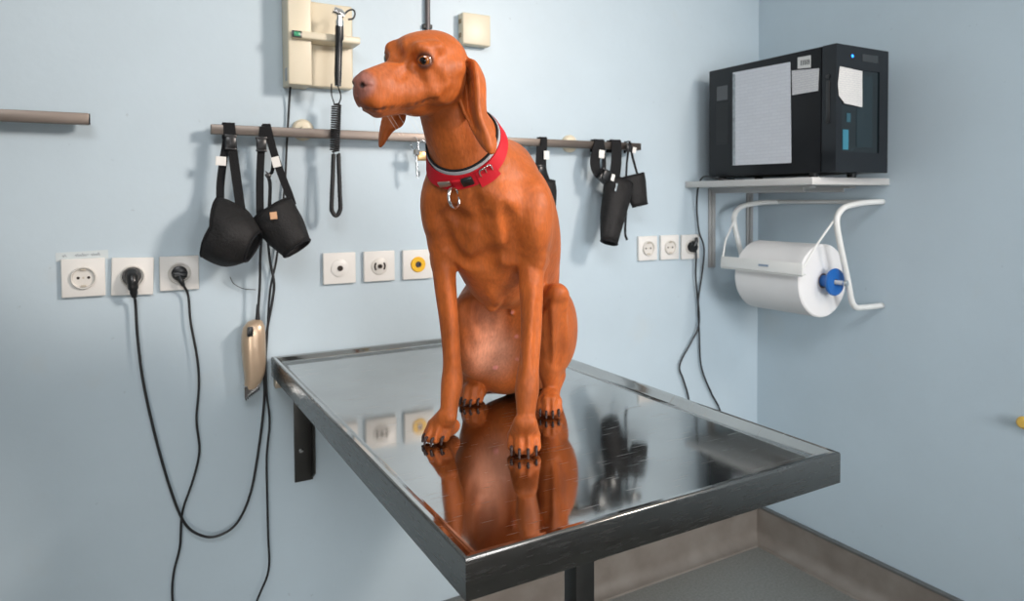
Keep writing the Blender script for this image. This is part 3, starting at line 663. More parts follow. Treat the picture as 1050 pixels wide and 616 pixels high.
for Y, Y2 in ((1.296, YN+.006), (1.600, YFA-.006)):
    build('bar_arm', MB().tube([V(1.668, Y, H-.195), V(1.70, (Y+Y2)/2, H-.135), V(1.768, Y2, H-.055)], .0032, 8), M_white2, rh)
pr = thing('paper_roll', 'large white paper towel roll with blue end hub in the wall holder', 'paper roll', (spx, 1.45, spz-.108))
M_roll = mat('tissue_paper', (.80, .79, .78), .85, var=.04, vscale=5, bump=.25, bscale=30)
prof = [(.022, 0), (.104, 0), (.108, .003), (.108, .236), (.105, .240), (.022, .240)]
build('paper', MB().lathe(prof, (spx, 1.325, spz), (0, 1, 0), 64, close=True), M_roll, pr, .6)
build('core', MB().lathe([(.0215, -.001), (.0195, -.001), (.0195, .241), (.0215, .241)], (spx, 1.325, spz), (0, 1, 0), 32, close=True), mat('cardboard', (.22, .13, .08), .8), pr)
M_hub = mat('blue_plastic', (.01, .12, .42), .35)
build('hub', MB().lathe([(.010, 0), (.038, 0), (.040, .004), (.038, .010), (.026, .012), (.018, .016), (.0175, .055), (.010, .055)], (spx, 1.283, spz), (0, 1, 0), 40, close=True), M_hub, pr, .6, 'blue plastic hub')
build('hub', MB().lathe([(.010, 0), (.018, .002), (.026, .040), (.038, .044), (.040, .050), (.010, .050)], (spx, 1.555, spz), (0, 1, 0), 40, close=True), M_hub, pr, .6, 'blue plastic hub')

# knob at the right edge
k = rp(1050, 431, 0)
kb = thing('wall_hook', 'yellow round knob on the wall at the right edge of the photo', 'knob', (CX, k.y-.008, k.z-.02))
build('knob', MB().lathe([(0, .030), (.010, .030), (.015, .025), (.016, .018), (.012, .010), (.007, .007), (.007, 0), (0, 0)], (CX, k.y-.008, k.z), (-1, 0, 0), 24), mat('amber_plastic', (.75, .48, .10), .35), kb)
build('base_ring', MB().lathe([(0, 0), (.012, 0), (.012, .003), (0, .003)], (CX, k.y-.008, k.z), (-1, 0, 0), 24), M_beige, kb)
# ------------------------------------------------------------------ dog: one continuous body sculpted as a blended distance field
FH = Vector((sy, cy_, 0)); RH = Vector((cy_, -sy, 0)); UZ = Vector((0, 0, 1))
VOX = 0.0021
prims = []            # (op, kind, data, k)
def A(u, v, w_): return np.array(at(u, v, w_))
def chain(pts, k=.02, flat=None):
    P4 = [np.append(A(*a_[:3]), a_[3]*a_[2]/FPX) for a_ in pts]
    Q = [2*P4[0]-P4[1]]+P4+[2*P4[-1]-P4[-2]]; out = []
    for i in range(1, len(Q)-2):
        a_, b_, c_, d_ = Q[i-1:i+3]
        for j in range(5):
            t = j/5; out.append(.5*((2*b_)+(c_-a_)*t+(2*a_-5*b_+4*c_-d_)*t*t+(3*b_-a_-3*c_+d_)*t**3))
    out.append(P4[-1]); out = np.array(out)
    prims.append(('add', 'poly', (out[:, :3], out[:, 3]), k))
def cone(a_, b_, r1, r2, k=.01, op='add'): prims.append((op, 'cone', (np.array(a_), np.array(b_), r1, r2), k))
def ell(c, axes, semi, k=.02, op='add'):   # axes: 3 unit vectors
    prims.append((op, 'ell', (np.array(c), np.array([list(x) for x in axes]), np.array(semi)), k))
# torso frame
a13 = math.radians(13)
fd = (-FH*math.cos(a13)-RH*math.sin(a13)); ld = (RH*math.cos(a13)-FH*math.sin(a13))
tilt = math.radians(58)
ax_a = fd*math.cos(tilt)+UZ*math.sin(tilt); ax_d = UZ*math.cos(tilt)-fd*math.sin(tilt)
TFR = (ax_a, ld, ax_d)
ell(A(510, 230, 1.190), TFR, (.155, .083, .108), .03)          # rib cage
ell(A(546, 245, 1.270), TFR, (.135, .050, .055), .05)           # back / flank
chain([(492, 205, 1.125, 42), (497, 240, 1.135, 38), (503, 268, 1.150, 28), (508, 292, 1.180, 20)], .03)   # brisket
chain([(518, 285, 1.27, 36), (512, 330, 1.32, 38), (517, 364, 1.36, 39)], .04)                      # belly
chain([(538, 290, 1.35, 30), (548, 345, 1.41, 34), (545, 365, 1.42, 34)], .04)                      # loin, croup
# shoulders and upper arms
chain([(474, 172, 1.14, 24), (456, 196, 1.105, 23), (450, 222, 1.110, 18), (454, 250, 1.125, 14)], .022)
chain([(519, 172, 1.16, 26), (540, 203, 1.100, 24), (545, 230, 1.095, 22), (546, 258, 1.105, 16)], .024)
ell(A(545, 238, 1.15), (ld, UZ, fd), (.024, .060, .050), .03)
# neck
chain([(453, 92, 1.045, 28), (466, 126, 1.065, 33), (481, 158, 1.090, 40), (494, 195, 1.125, 50)], .02)
# front legs
chain([(454, 250, 1.125, 14), (455, 270, 1.128, 12.5), (457, 297, 1.124, 11.2), (461, 335, 1.120, 9.8), (463.5, 370, 1.117, 9.4), (463.5, 392, 1.115, 11.2), (461.5, 408, 1.110, 9.8), (460.5, 420, 1.106, 9.0)], .010)
chain([(548, 262, 1.115, 13), (544.5, 285, 1.098, 13.0), (545, 310, 1.090, 11.6), (544.5, 345, 1.080, 10.6), (542, 375, 1.070, 10.8), (540.5, 398, 1.062, 12.4), (539.8, 412, 1.058, 10.8), (539.4, 423, 1.056, 9.8)], .010)
# hind legs: thigh, shin, metatarsus
ell(A(489, 342, 1.30), (ld, (UZ*.96-RH*.1).normalized(), fd), (.044, .080, .070), .03)
ell(A(482, 322, 1.26), (ld, UZ, fd), (.024, .036, .050), .03)
chain([(480, 316, 1.225, 13), (479, 345, 1.26, 13), (481, 372, 1.32, 10), (484, 392, 1.35, 8)], .02)
chain([(480, 384, 1.372, 7.5), (484, 394, 1.345, 8.5), (486, 403, 1.318, 9.5)], .012)
ell(A(573, 338, 1.30), (ld, (UZ*.99+RH*.02).normalized(), fd), (.034, .076, .078), .014)
chain([(570, 304, 1.225, 14), (566, 335, 1.235, 13), (562, 362, 1.255, 9.5), (564, 388, 1.275, 8.5)], .016)
chain([(572, 385, 1.315, 8.0), (566, 398, 1.285, 9), (563.5, 410, 1.262, 10)], .012)
ell(A(565, 366, 1.30), (ld, UZ, fd), (.020, .038, .050), .02)
# tail behind
chain([(556, 385, 1.45, 12), (520, 388, 1.47, 9), (490, 390, 1.45, 7), (474, 386, 1.41, 5.5)], .015)
cone(A(518, 318, 1.22), A(519, 385, 1.26), .005, .004, .014, 'sub')
# small soft features of the chest
cone(A(484, 196, 1.065), A(489, 216, 1.075), .017, .012, .02)                      # breast bone
cone(A(466, 214, 1.085), A(476, 262, 1.10), .020, .014, .02); cone(A(512, 210, 1.065), A(514, 262, 1.085), .026, .018, .025)   # pectorals
cone(A(491, 222, 1.030), A(500, 275, 1.078), .014, .010, .035, 'sub')
cone(A(466, 224, 1.060), A(471, 268, 1.085), .010, .009, .022, 'sub'); cone(A(523, 232, 1.035), A(524, 284, 1.068), .012, .010, .024, 'sub')
cone(A(487, 262, 1.055), A(474, 280, 1.085), .006, .006, .018, 'sub'); cone(A(500, 262, 1.05), A(518, 290, 1.085), .006, .006, .018, 'sub')
cone(A(503, 300, 1.15), A(504, 314, 1.16), .013, .010, .012)                       # keel end
# elbow points
cone(A(557, 268, 1.125), A(552, 274, 1.115), .010, .010, .010); cone(A(447, 264, 1.14), A(449, 270, 1.135), .010, .010, .010)
cone(A(566, 300, 1.195), A(556, 320, 1.235), .002, .002, .016, 'sub')
cone(A(579, 316, 1.195), A(577, 378, 1.235), .011, .008, .016, 'sub'); cone(A(553, 318, 1.205), A(552, 392, 1.245), .008, .006, .014, 'sub')
# small teats and skin points of the belly
teats = [(504, 343, 1.255), (530.5, 346, 1.255), (508, 377, 1.275), (531, 369, 1.275), (522, 304, 1.21), (525.5, 322, 1.215)]

claws = []
def ground(u, v):
    r = ray(u, v); return CO+r*((TF-CO.z)/r.z)
def paw(c, f, width, length, toes=None, top=None, clen=.009, lift=.0):
    f = Vector(f).normalized(); s = Vector((f.y, -f.x, 0))      # s: right-hand side when looking along f
    c = Vector(c); W2 = width
    # pad base
    ell(c-f*length*.12+UZ*.014, (f, s, UZ), (length*.44, W2*.40, .014), .010)
    cone(c-f*length*.22+UZ*.018, top, .0110, .0110, .010)
    offs = [(-.34, .20, .90, .12), (-.118, .36, 1.0, .03), (.118, .36, 1.0, -.03), (.34, .20, .90, -.12)]
    for sx, fx, sc, sp in offs:
        k1 = c+s*sx*W2*.55+f*(length*(fx-.50))+UZ*(.043 if abs(sx) < .2 else .036)
        d_ = (f+s*(-sp*.9)).normalized()
        k2 = c+s*sx*W2*.96+f*(length*(fx-.06))+UZ*(.0290 if abs(sx) < .2 else .0240)
        k3 = c+s*sx*W2*1.04+f*(length*(fx+.13))+UZ*.0105
        r = W2*.152*sc
        cone(Vector(top)+s*sx*W2*.42+f*.003+UZ*.006, k2, .0108, r*1.12, .004); cone(k2, k3, r*1.12, r*1.12, .003)
        cl0 = k3+f*r*1.0+UZ*.0005; fw = (f+s*sx*.12).normalized()
        claws.append((cl0, fw, clen))
fA = -FH*.88-RH*.42; fB = -FH*1.0-RH*.03
pA = ground(455, 449); pB = ground(537.5, 459); pC = ground(486.5, 411.5); pD = ground(563.5, 423)
paw(pA, fA, .048, .070, top=at(459, 430, 1.102)); paw(pB, fB, .052, .072, top=at(538.5, 436, 1.050), clen=.013)
paw(pC, -FH*.9-RH*.25, .048, .058, top=at(486, 400, 1.320)); paw(pD, -FH*.95-RH*.05, .046, .058, top=at(564, 408, 1.262))

# head frame
hy, hp_, hr = math.radians(38.5), math.radians(14.5), math.radians(9)
hf0 = -FH*math.cos(hy)-RH*math.sin(hy); hs0 = RH*math.cos(hy)-FH*math.sin(hy)
hf = hf0*math.cos(hp_)-UZ*math.sin(hp_); hu0 = UZ*math.cos(hp_)+hf0*math.sin(hp_)
hs = hs0*math.cos(hr)-hu0*math.sin(hr); hu = hu0*math.cos(hr)+hs0*math.sin(hr)
HO = at(440, 65.5, 1.0)
def hp(x, y, z): return HO+hf*x+hs*y+hu*z
HF = (hf, hs, hu)
ell(hp(-.004, 0, .001), HF, (.058, .048, .046), .012)
ell(hp(-.045, 0, -.010), HF, (.022, .022, .026), .02)               # occiput
ell(hp(.028, 0, .012), HF, (.038, .039, .030), .015)
cone(hp(.045, 0, -.018), hp(.100, 0, -.024), .0285, .0235, .016)      # muzzle
cone(hp(.060, 0, -.002), hp(.118, 0, -.0085), .0165, .0140, .010)
cone(hp(.100, 0, -.024), hp(.120, 0, -.026), .0235, .0195, .010)
for s_ in (-1, 1):
    cone(hp(.060, s_*.013, -.033), hp(.114, s_*.009, -.037), .0180, .0150, .008)    # flews
    cone(hp(.026, s_*.030, -.030), hp(.062, s_*.018, -.034), .018, .015, .012)
    ell(hp(.006, s_*.036, -.024), HF, (.036, .017, .030), .014)       # cheek
    cone(hp(-.010, s_*.044, -.004), hp(.036, s_*.036, -.007), .009, .010, .014)   # cheek bone
    cone(hp(.022, s_*.039, .026), hp(.044, s_*.028, .025), .0085, .0090, .010)  # brow
    ell(hp(.054, s_*.0295, .0095), HF, (.012, .010, .009), .010, 'sub')              # socket hollow
cone(hp(.020, 0, -.045), hp(.106, 0, -.0490), .0195, .0120, .008)       # lower jaw
cone(hp(-.010, 0, -.045), hp(.030, 0, -.048), .026, .020, .02)
cone(hp(.075, 0, .018), hp(.060, 0, .017), .003, .004, .012, 'sub')
ell(hp(.128, 0, -.0125), HF, (.0110, .0165, .0125), .004)             # nose pad
cone(hp(.125, 0, -.021), hp(.123, 0, -.034), .009, .008, .005)
eyeR = .0118; eyes = []
for s_ in (-1, 1):
    ec = hp(.0405, s_*.0325, .0105); eyes.append((ec, s_))
    look = (hf*.80+hs*s_*.62+hu*.05).normalized()
    ell(ec-look*.002, HF, (.0152, .0150, .0140), .006)       # lids' mound
    sd_ = look.cross(hu).normalized(); upv = sd_.cross(look)
    ell(ec+look*.0130, (look, sd_, upv), (.0088, .0120, .0064), .0020, 'sub')          # lid opening
for s_ in (-1, 1):
    nc = hp(.1380, s_*.0085, -.0125)
    ell(nc, HF, (.0060, .0036, .0038), .002, 'sub'); cone(hp(.133, s_*.0140, -.0145), hp(.127, s_*.0175, -.0150), .0022, .0010, .002, 'sub')
cone(hp(.1410, 0, -.014), hp(.1350, 0, -.034), .0010, .0010, .002, 'sub')
# mouth line under the flews
for s_ in (-1, 1):
    P = [hp(.130, s_*.006, -.0440), hp(.114, s_*.0215, -.0462), hp(.088, s_*.0290, -.0482), (hp(.062, s_*.0315, -.0476)), hp(.040, s_*.037, -.0425)]
    for a_, b_ in zip(P, P[1:]): cone(a_, b_, .0018, .0018, .003, 'sub')
lips = P
# ears: thin folded leather hanging down
def ear(path, half, th, k=.006, curl=.0):
    # path: list of (centre, across vector); swept flat cones
    for (c0, a0, w0), (c1, a1, w1) in zip(path, path[1:]):
        n_ = 7
        for i in range(n_):
            t0 = -1+2*i/(n_-1)
            p0 = Vector(c0)+Vector(a0)*w0*t0; p1 = Vector(c1)+Vector(a1)*w1*t0
            cone(p0, p1, th, th, .0022)
E_near = [((472, 66, 1.005), 3.5), ((481, 70, 1.003), 9), ((489, 85, .998), 10.5), ((491, 103, .995), 9.5), ((493.5, 122, .990), 11), ((499, 140, .985), 10.5), ((503.5, 151, .985), 5.5)]
EARS = len(prims)
def cat_(P, t):          # Catmull-Rom through the rows of P at parameter t in 0..n-1
    n_ = len(P); i = min(int(t), n_-2); f = t-i
    a_ = P[i-1] if i > 0 else 2*P[0]-P[1]; b_ = P[i]; c_ = P[i+1]; d_ = P[i+2] if i+2 < n_ else 2*P[-1]-P[-2]
    return .5*((2*b_)+(c_-a_)*f+(2*a_-5*b_+4*c_-d_)*f*f+(3*b_-a_-3*c_+d_)*f**3)
def ear_px(rows, th, nu, nv, k=.005):
    R_ = np.array([[A(*q) for q in row] for row in rows]); pts = []
    for i in range(nv):
        row = cat_(R_, (len(R_)-1)*i/(nv-1))
        for j in range(nu): pts.append(cat_(row, (len(row)-1)*j/(nu-1)))
    pts = np.array(pts); prims.append(('add', 'cloud', (pts, np.full(len(pts), th)), k))
# near ear: a deep pocket behind the cheek, its rear edge rolled towards the camera, flat lobe below
ear_px([((465, 59, 1.004), (470, 58, 1.010), (476, 59, 1.010), (482, 62, .998), (486, 66, 1.010)),
        ((466, 68, 1.006), (473, 67, 1.026), (479, 65, 1.012), (486, 64, .990), (491, 70, 1.010)),
        ((469, 82, 1.008), (476, 82, 1.034), (481, 79, 1.020), (488, 76, .984), (496.5, 84, 1.008)),
        ((471, 97, 1.008), (478, 97, 1.034), (482, 96, 1.022), (489, 94, .982), (497, 101, 1.004)),
        ((475, 112, 1.008), (480, 112, 1.026), (484, 112, 1.012), (490, 112, .980), (498, 118, 1.000)),
        ((480, 122, 1.002), (484, 123, 1.008), (488, 125, .996), (494, 127, .978), (503, 132, .996)),
        ((485, 133, .994), (489, 135, .990), (494, 138, .982), (500, 140, .978), (507.5, 143, .992)),
        ((492, 145, .988), (496, 147, .982), (499, 149, .978), (503, 151, .978), (507.5, 152, .986)),
        ((499, 154, .984), (501, 155, .981), (502.5, 156, .980), (504, 156.5, .981), (506, 156, .984))], .0030, 30, 66)
ear_px([((416, 64, 1.050), (422, 61, 1.048), (430, 60, 1.035)),
        ((404, 82, 1.065), (412, 82, 1.066), (424, 84, 1.055)),
        ((396, 106, 1.062), (405, 106, 1.058), (417, 108, 1.060)),
        ((392, 126, 1.055), (401, 126, 1.045), (413, 126, 1.055)),
        ((390, 139, 1.052), (395, 137, 1.045), (402, 134, 1.051)),
        ((389.5, 150, 1.050), (391, 149, 1.048), (393, 147, 1.050))], .0028, 16, 44)
for t_ in teats: 
    p_ = A(*t_)

# --- evaluate the field
def bbox(pr):
    op, kd, dt, k = pr
    if kd == 'cone':
        a_, b_, r1, r2 = dt; r = max(r1, r2); return np.minimum(a_, b_)-r, np.maximum(a_, b_)+r
    if kd in ('poly', 'cloud'):
        P_, r_ = dt; return (P_-r_[:, None]).min(0), (P_+r_[:, None]).max(0)
    c, axs, sm = dt; e = np.sqrt(((axs*sm[:, None])**2).sum(0)); return c-e, c+e
lo = np.min([bbox(p)[0] for p in prims if p[0] == 'add'], 0)-.01; hi = np.max([bbox(p)[1] for p in prims if p[0] == 'add'], 0)+.01
lo[2] = TF-.006
NG = np.ceil((hi-lo)/VOX).astype(int)+1
F = np.full(NG, 1.0, dtype=np.float32)
AXS = [(lo[i]+np.arange(NG[i])*VOX).astype(np.float32) for i in range(3)]
def carve(plist):
    for pr in plist:
        op, kd, dt, k = pr; b0, b1 = bbox(pr); pad = k+4*VOX
        i0 = np.maximum(0, np.floor((b0-pad-lo)/VOX).astype(int)); i1 = np.minimum(NG, np.ceil((b1+pad-lo)/VOX).astype(int)+1)
        if (i1 <= i0).any(): continue
        X, Y, Z = np.meshgrid(AXS[0][i0[0]:i1[0]], AXS[1][i0[1]:i1[1]], AXS[2][i0[2]:i1[2]], indexing='ij', sparse=True)
        if kd == 'cone':
            a_, b_, r1, r2 = dt; d_ = b_-a_; L2 = max(1e-9, float(d_@d_))
            h_ = np.clip(((X-a_[0])*d_[0]+(Y-a_[1])*d_[1]+(Z-a_[2])*d_[2])/L2, 0, 1)
            q = np.sqrt((X-a_[0]-h_*d_[0])**2+(Y-a_[1]-h_*d_[1])**2+(Z-a_[2]-h_*d_[2])**2)-(r1+(r2-r1)*h_)
        elif kd == 'poly':
            P_, r_ = dt; q = None
            for a_, b_, r1, r2 in zip(P_, P_[1:], r_, r_[1:]):
                d_ = b_-a_; L2 = max(1e-9, float(d_@d_))
                h_ = np.clip(((X-a_[0])*d_[0]+(Y-a_[1])*d_[1]+(Z-a_[2])*d_[2])/L2, 0, 1)
                t_ = np.sqrt((X-a_[0]-h_*d_[0])**2+(Y-a_[1]-h_*d_[1])**2+(Z-a_[2]-h_*d_[2])**2)-(r1+(r2-r1)*h_)
                q = t_ if q is None else np.minimum(q, t_)
        elif kd == 'cloud':
            P_, r_ = dt; q = None
            for a_, r1 in zip(P_.astype(np.float32), r_):
                t_ = np.sqrt((X-a_[0])**2+(Y-a_[1])**2+(Z-a_[2])**2)-np.float32(r1)
                q = t_ if q is None else np.minimum(q, t_)
        else:
            c, axs, sm = dt; x_, y_, z_ = X-c[0], Y-c[1], Z-c[2]
            p_ = [(x_*a_[0]+y_*a_[1]+z_*a_[2]) for a_ in axs]
            k0 = np.sqrt(sum((pp/s_)**2 for pp, s_ in zip(p_, sm))); k1 = np.sqrt(sum((pp/(s_*s_))**2 for pp, s_ in zip(p_, sm)))
            q = k0*(k0-1)/np.maximum(k1, 1e-6)
        sl = F[i0[0]:i1[0], i0[1]:i1[1], i0[2]:i1[2]]
        if op == 'add':
            h_ = np.maximum(k-np.abs(sl-q), 0)/k; sl[...] = np.minimum(sl, q)-h_*h_*k*.25
        else:
            q = -q; h_ = np.maximum(k-np.abs(sl-q), 0)/k; sl[...] = np.maximum(sl, q)+h_*h_*k*.25
carve(prims)
# rest on the tray, not in it
F = np.maximum(F, (TF+.0012-AXS[2])[None, None, :].astype(np.float32))
def sample(p):
    g = (np.asarray(p)-lo)/VOX; i = np.clip(np.floor(g).astype(int), 0, NG-2); t = g-i; v = 0
    for a_ in (0, 1):
        for b_ in (0, 1):
            for c_ in (0, 1):
                v += F[i[0]+a_, i[1]+b_, i[2]+c_]*(t[0] if a_ else 1-t[0])*(t[1] if b_ else 1-t[1])*(t[2] if c_ else 1-t[2])
    return v
# --- second pass: muscles, creases and small bumps laid on the surface already there
def hit(u, v):
    d_ = np.array(ray(u, v)); o_ = np.array(CO); s0 = .80
    while s0 < 1.6:
        f_ = sample(o_+d_*s0)
        if f_ < 0: break
        s0 += .003 if f_ > .006 else .001
    p = o_+d_*s0; e = .004
    n_ = np.array([sample(p+np.array(q))-sample(p-np.array(q)) for q in ((e, 0, 0), (0, e, 0), (0, 0, e))]); return p, n_/np.linalg.norm(n_)
detail = []
def line(op, px, r, depth, k):
    H_ = [hit(*q) for q in px]; dp_ = [float((p-np.array(CO))@np.array(CF)) for p, n_ in H_]
    H_ = [h for h, q in zip(H_, dp_) if q < min(dp_)+.05]
    if len(H_) < 2: return
    sg = 1 if op == 'sub' else -1
    depth = depth*1.45; P4 = [p+sg*n_*(r-depth) for p, n_ in H_]
    Q = [2*P4[0]-P4[1]]+P4+[2*P4[-1]-P4[-2]]; out = []
    for i in range(1, len(Q)-2):
        a_, b_, c_, d_ = Q[i-1:i+3]
        for j in range(5):
            t = j/5; out.append(.5*((2*b_)+(c_-a_)*t+(2*a_-5*b_+4*c_-d_)*t*t+(3*b_-a_-3*c_+d_)*t**3))
    out.append(P4[-1]); n_ = len(out); rr = r*np.array([min(1, .55+.45*min(i_, n_-1-i_)/3) for i_ in range(n_)])
    detail.append((op, 'poly', (np.array(out), rr), k))
G = lambda px, r=.010, dp=.003, k=.012: line('sub', px, r, dp, k)
B = lambda px, r=.006, dp=.0018, k=.010: line('add', px, r, dp, k)
G([(459, 246), (466, 258), (476, 268), (489, 269)], .010, .0045, .012); G([(525, 244), (528, 262), (531, 282)], .009, .0045, .012)
G([(489, 269), (500, 262), (514, 260), (526, 266)], .010, .0025, .014)
G([(458, 214), (470, 222), (486, 226), (500, 222)], .009, .0025, .012)
G([(452, 222), (457, 238), (460, 252)], .009, .0035, .012); G([(517, 212), (522, 230), (526, 248)], .010, .0035, .012)
G([(487, 196), (489, 212), (492, 232)], .006, .0018, .010)
G([(560, 299), (564, 293), (571, 288)], .007, .0040, .008)
G([(561, 318), (561, 345), (563, 372)], .006, .0030, .008); G([(579, 322), (576, 348), (572, 374)], .008, .0035, .010)
G([(492, 310), (493, 340), (499, 372)], .010, .0030, .012); G([(519, 322), (517, 350), (516, 380)], .009, .0025, .012)
G([(478, 312), (478, 335), (484, 360)], .008, .0015, .012)
G([(507, 318), (507, 345), (510, 385)], .007, .0015, .012)
B([(556, 262), (555, 268), (553, 274)], .008, .004, .008); B([(458, 280), (462, 320), (465, 372)], .006, .0016, .008); B([(547, 292), (545, 330), (541, 380)], .006, .0018, .008)
G([(533, 330), (533, 360), (533, 385)], .005, .0012, .006); G([(551, 310), (550, 340), (548, 378)], .005, .0010, .006)
B([(548, 218), (551, 240), (552, 262)], .014, .003, .014); B([(503, 296), (507, 305), (510, 310)], .010, .004, .010)
B([(438, 205), (442, 225), (447, 245)], .012, .0025, .014); B([(566, 304), (570, 298), (577, 300)], .012, .003, .012)
for q in ((504, 343), (531, 346), (508, 377), (531, 369)): B([q, (q[0]+.6, q[1]+1)], .0034, .0022, .002)
B([(508, 303), (509, 308)], .0060, .004, .004); B([(525, 318), (525, 322)], .0050, .004, .003); B([(523, 398), (523, 404)], .0070, .005, .005)
for px in ([(529.5, 446), (530, 453), (530, 460)], [(538, 442), (538, 451), (538, 460)], [(546.5, 446), (546, 453), (545.5, 460)],
           [(445, 441), (443, 446), (441, 450)], [(453, 440), (451, 446), (449.5, 452)], [(461, 442), (460, 447), (459, 452)],
           [(558, 413), (557.5, 418), (557, 420)], [(564, 411), (564, 417), (564, 420)], [(570, 413), (570, 418), (570, 420)],
           [(481, 401), (480, 406), (479, 408)], [(487, 400), (486.5, 406), (486, 408)], [(493, 401), (493, 406), (493, 408)]):
    G(px, .0040, .0013, .004)
# face
G([(424, 67), (417, 72), (410, 80)], .006, .0016, .008); G([(444, 72), (449, 80), (452, 92)], .008, .0020, .010); G([(413, 60), (408, 52), (404, 42)], .008, .0022, .010)
B([(424, 50), (432, 47.5), (440, 50)], .006, .0020, .006); B([(425, 68), (433, 70.5), (441, 67)], .0035, .0012, .004)
G([(440, 104), (452, 103), (462, 92)], .007, .0020, .008)
carve(detail)
# --- surface nets
ins = F < 0
nx, ny, nz = NG
cnt = np.zeros((nx-1, ny-1, nz-1), np.int16); acc = np.zeros((nx-1, ny-1, nz-1, 3), np.float32)
def crossing(axis):
    s0 = [slice(None)]*3; s1 = [slice(None)]*3; s0[axis] = slice(0, -1); s1[axis] = slice(1, None)
    a_, b_ = F[tuple(s0)], F[tuple(s1)]; ix = np.argwhere(ins[tuple(s0)] != ins[tuple(s1)])
    va, vb = a_[tuple(ix.T)], b_[tuple(ix.T)]; t = va/(va-vb); return ix, t, va < 0
EDG = []
for axis in range(3):
    ix, t, sgn = crossing(axis); EDG.append((ix, sgn)); o1, o2 = [(1, 2), (2, 0), (0, 1)][axis]
    pos = ix.astype(np.float32).copy(); pos[:, axis] += t
    for d1 in (0, -1):
        for d2 in (0, -1):
            c_ = ix.copy(); c_[:, o1] += d1; c_[:, o2] += d2
            ok = (c_ >= 0).all(1) & (c_[:, 0] < nx-1) & (c_[:, 1] < ny-1) & (c_[:, 2] < nz-1)
            cc = tuple(c_[ok].T); np.add.at(cnt, cc, 1); np.add.at(acc, cc, pos[ok])
act = np.argwhere(cnt > 0); idx = np.full(cnt.shape, -1, np.int32); idx[tuple(act.T)] = np.arange(len(act))
VV = acc[tuple(act.T)]/cnt[tuple(act.T)][:, None]*VOX+lo
quads = []
for axis, (ix, sgn) in enumerate(EDG):
    o1, o2 = [(1, 2), (2, 0), (0, 1)][axis]; cs = []; ok = np.ones(len(ix), bool)
    for d1, d2 in ((0, 0), (-1, 0), (-1, -1), (0, -1)):
        c_ = ix.copy(); c_[:, o1] += d1; c_[:, o2] += d2
        ok &= (c_ >= 0).all(1) & (c_[:, 0] < nx-1) & (c_[:, 1] < ny-1) & (c_[:, 2] < nz-1); cs.append(np.clip(c_, 0, None))
    qd = np.stack([idx[np.minimum(c_[:, 0], nx-2), np.minimum(c_[:, 1], ny-2), np.minimum(c_[:, 2], nz-2)] for c_ in cs], 1)
    qd[~sgn] = qd[~sgn][:, ::-1]; quads.append(qd[ok])
quads = np.concatenate(quads)
# keep the largest connected piece only, then relax a little
par = np.arange(len(VV))
for _ in range(400):
    m0 = par[quads].min(1); new = par.copy(); np.minimum.at(new, par[quads].ravel(), np.repeat(m0, 4)); np.minimum.at(new, quads.ravel(), np.repeat(m0, 4)); new = new[new]
    for __ in range(3): new = new[new]
    if (new == par).all(): break
    par = new
lab, c_ = np.unique(par, return_counts=True)
keep = par == lab[c_.argmax()]
remap = np.cumsum(keep)-1; quads = remap[quads[keep[quads].all(1)]]; VV = VV[keep]
for it in range(2):
    s_ = np.zeros_like(VV); n_ = np.zeros(len(VV))
    for a_, b_ in ((0, 1), (1, 2), (2, 3), (3, 0)):
        np.add.at(s_, quads[:, a_], VV[quads[:, b_]]); np.add.at(n_, quads[:, a_], 1)
        np.add.at(s_, quads[:, b_], VV[quads[:, a_]]); np.add.at(n_, quads[:, b_], 1)
    VV = VV*.5+(s_/n_[:, None])*.5
me = bpy.data.meshes.new('body'); me.from_pydata([], [], [])
me.vertices.add(len(VV)); me.vertices.foreach_set('co', VV.astype(np.float32).ravel())
me.loops.add(quads.size); me.loops.foreach_set('vertex_index', quads.ravel().astype(np.int32))
me.polygons.add(len(quads)); me.polygons.foreach_set('loop_start', np.arange(0, quads.size, 4, dtype=np.int32))
me.update(calc_edges=True); me.validate()
# --- coat colours that belong to the skin itself
C0 = np.array([.435, .102, .0175]); col = np.tile(C0, (len(VV), 1)); fur = np.ones(len(VV))
def blot(p, r, c, amt=1.0, soft=.5, sc=None, skin=0.0):
    global col, fur
    p = np.array(p); d_ = VV-p
    if sc is not None: d_ = d_@np.array([list(a_) for a_ in sc[0]]).T/np.array(sc[1])
    d_ = np.sqrt((d_**2).sum(1))/r
    t = np.clip((1-d_)/soft, 0, 1); t = (t*t*(3-2*t)*amt)[:, None]; col = col*(1-t)+np.array(c)*t; fur = fur*(1-t[:, 0]*skin)
pink = (.62, .29, .19)
blot(A(505, 365, 1.25), .10, pink, .75, .8, ((ld, UZ, fd), (.62, .85, 1.0)), .6)
blot(A(500, 330, 1.22), .07, pink, .40, .9, ((ld, UZ, fd), (.7, .8, 1.0)), .4)
for t_ in teats: blot(A(*t_), .0075, (.72, .26, .22), .9, .6, None, 1)
blot(hp(.129, 0, -.014), .024, (.30, .115, .085), 1, .35, None, 1)          # nose
blot(hp(.100, 0, -.006), .030, (.46, .17, .10), .35, .8)
for s_ in (-1, 1):
    blot(hp(.1355, s_*.0085, -.0125), .0048, (.02, .008, .007), 1, .5, None, 1)
    for a_, b_ in zip(lips, lips[1:]):
        for t_ in (0, .5):
            q = a_.lerp(b_, t_); l_ = q if s_ == 1 else q-hs*2*((q-HO).dot(hs))
            blot(l_, .0065, (.10, .035, .025), .85, .7, None, 1)
blot(hp(.118, 0, -.052), .020, (.34, .15, .10), .6, .7)
blot(hp(.129, 0, -.034), .014, (.34, .14, .10), .7, .7)
for ec, s_ in eyes:
    look = (hf*.80+hs*s_*.62+hu*.05).normalized(); blot(ec+look*.009, .0150, (.07, .022, .014), .9, .40, None, .5)
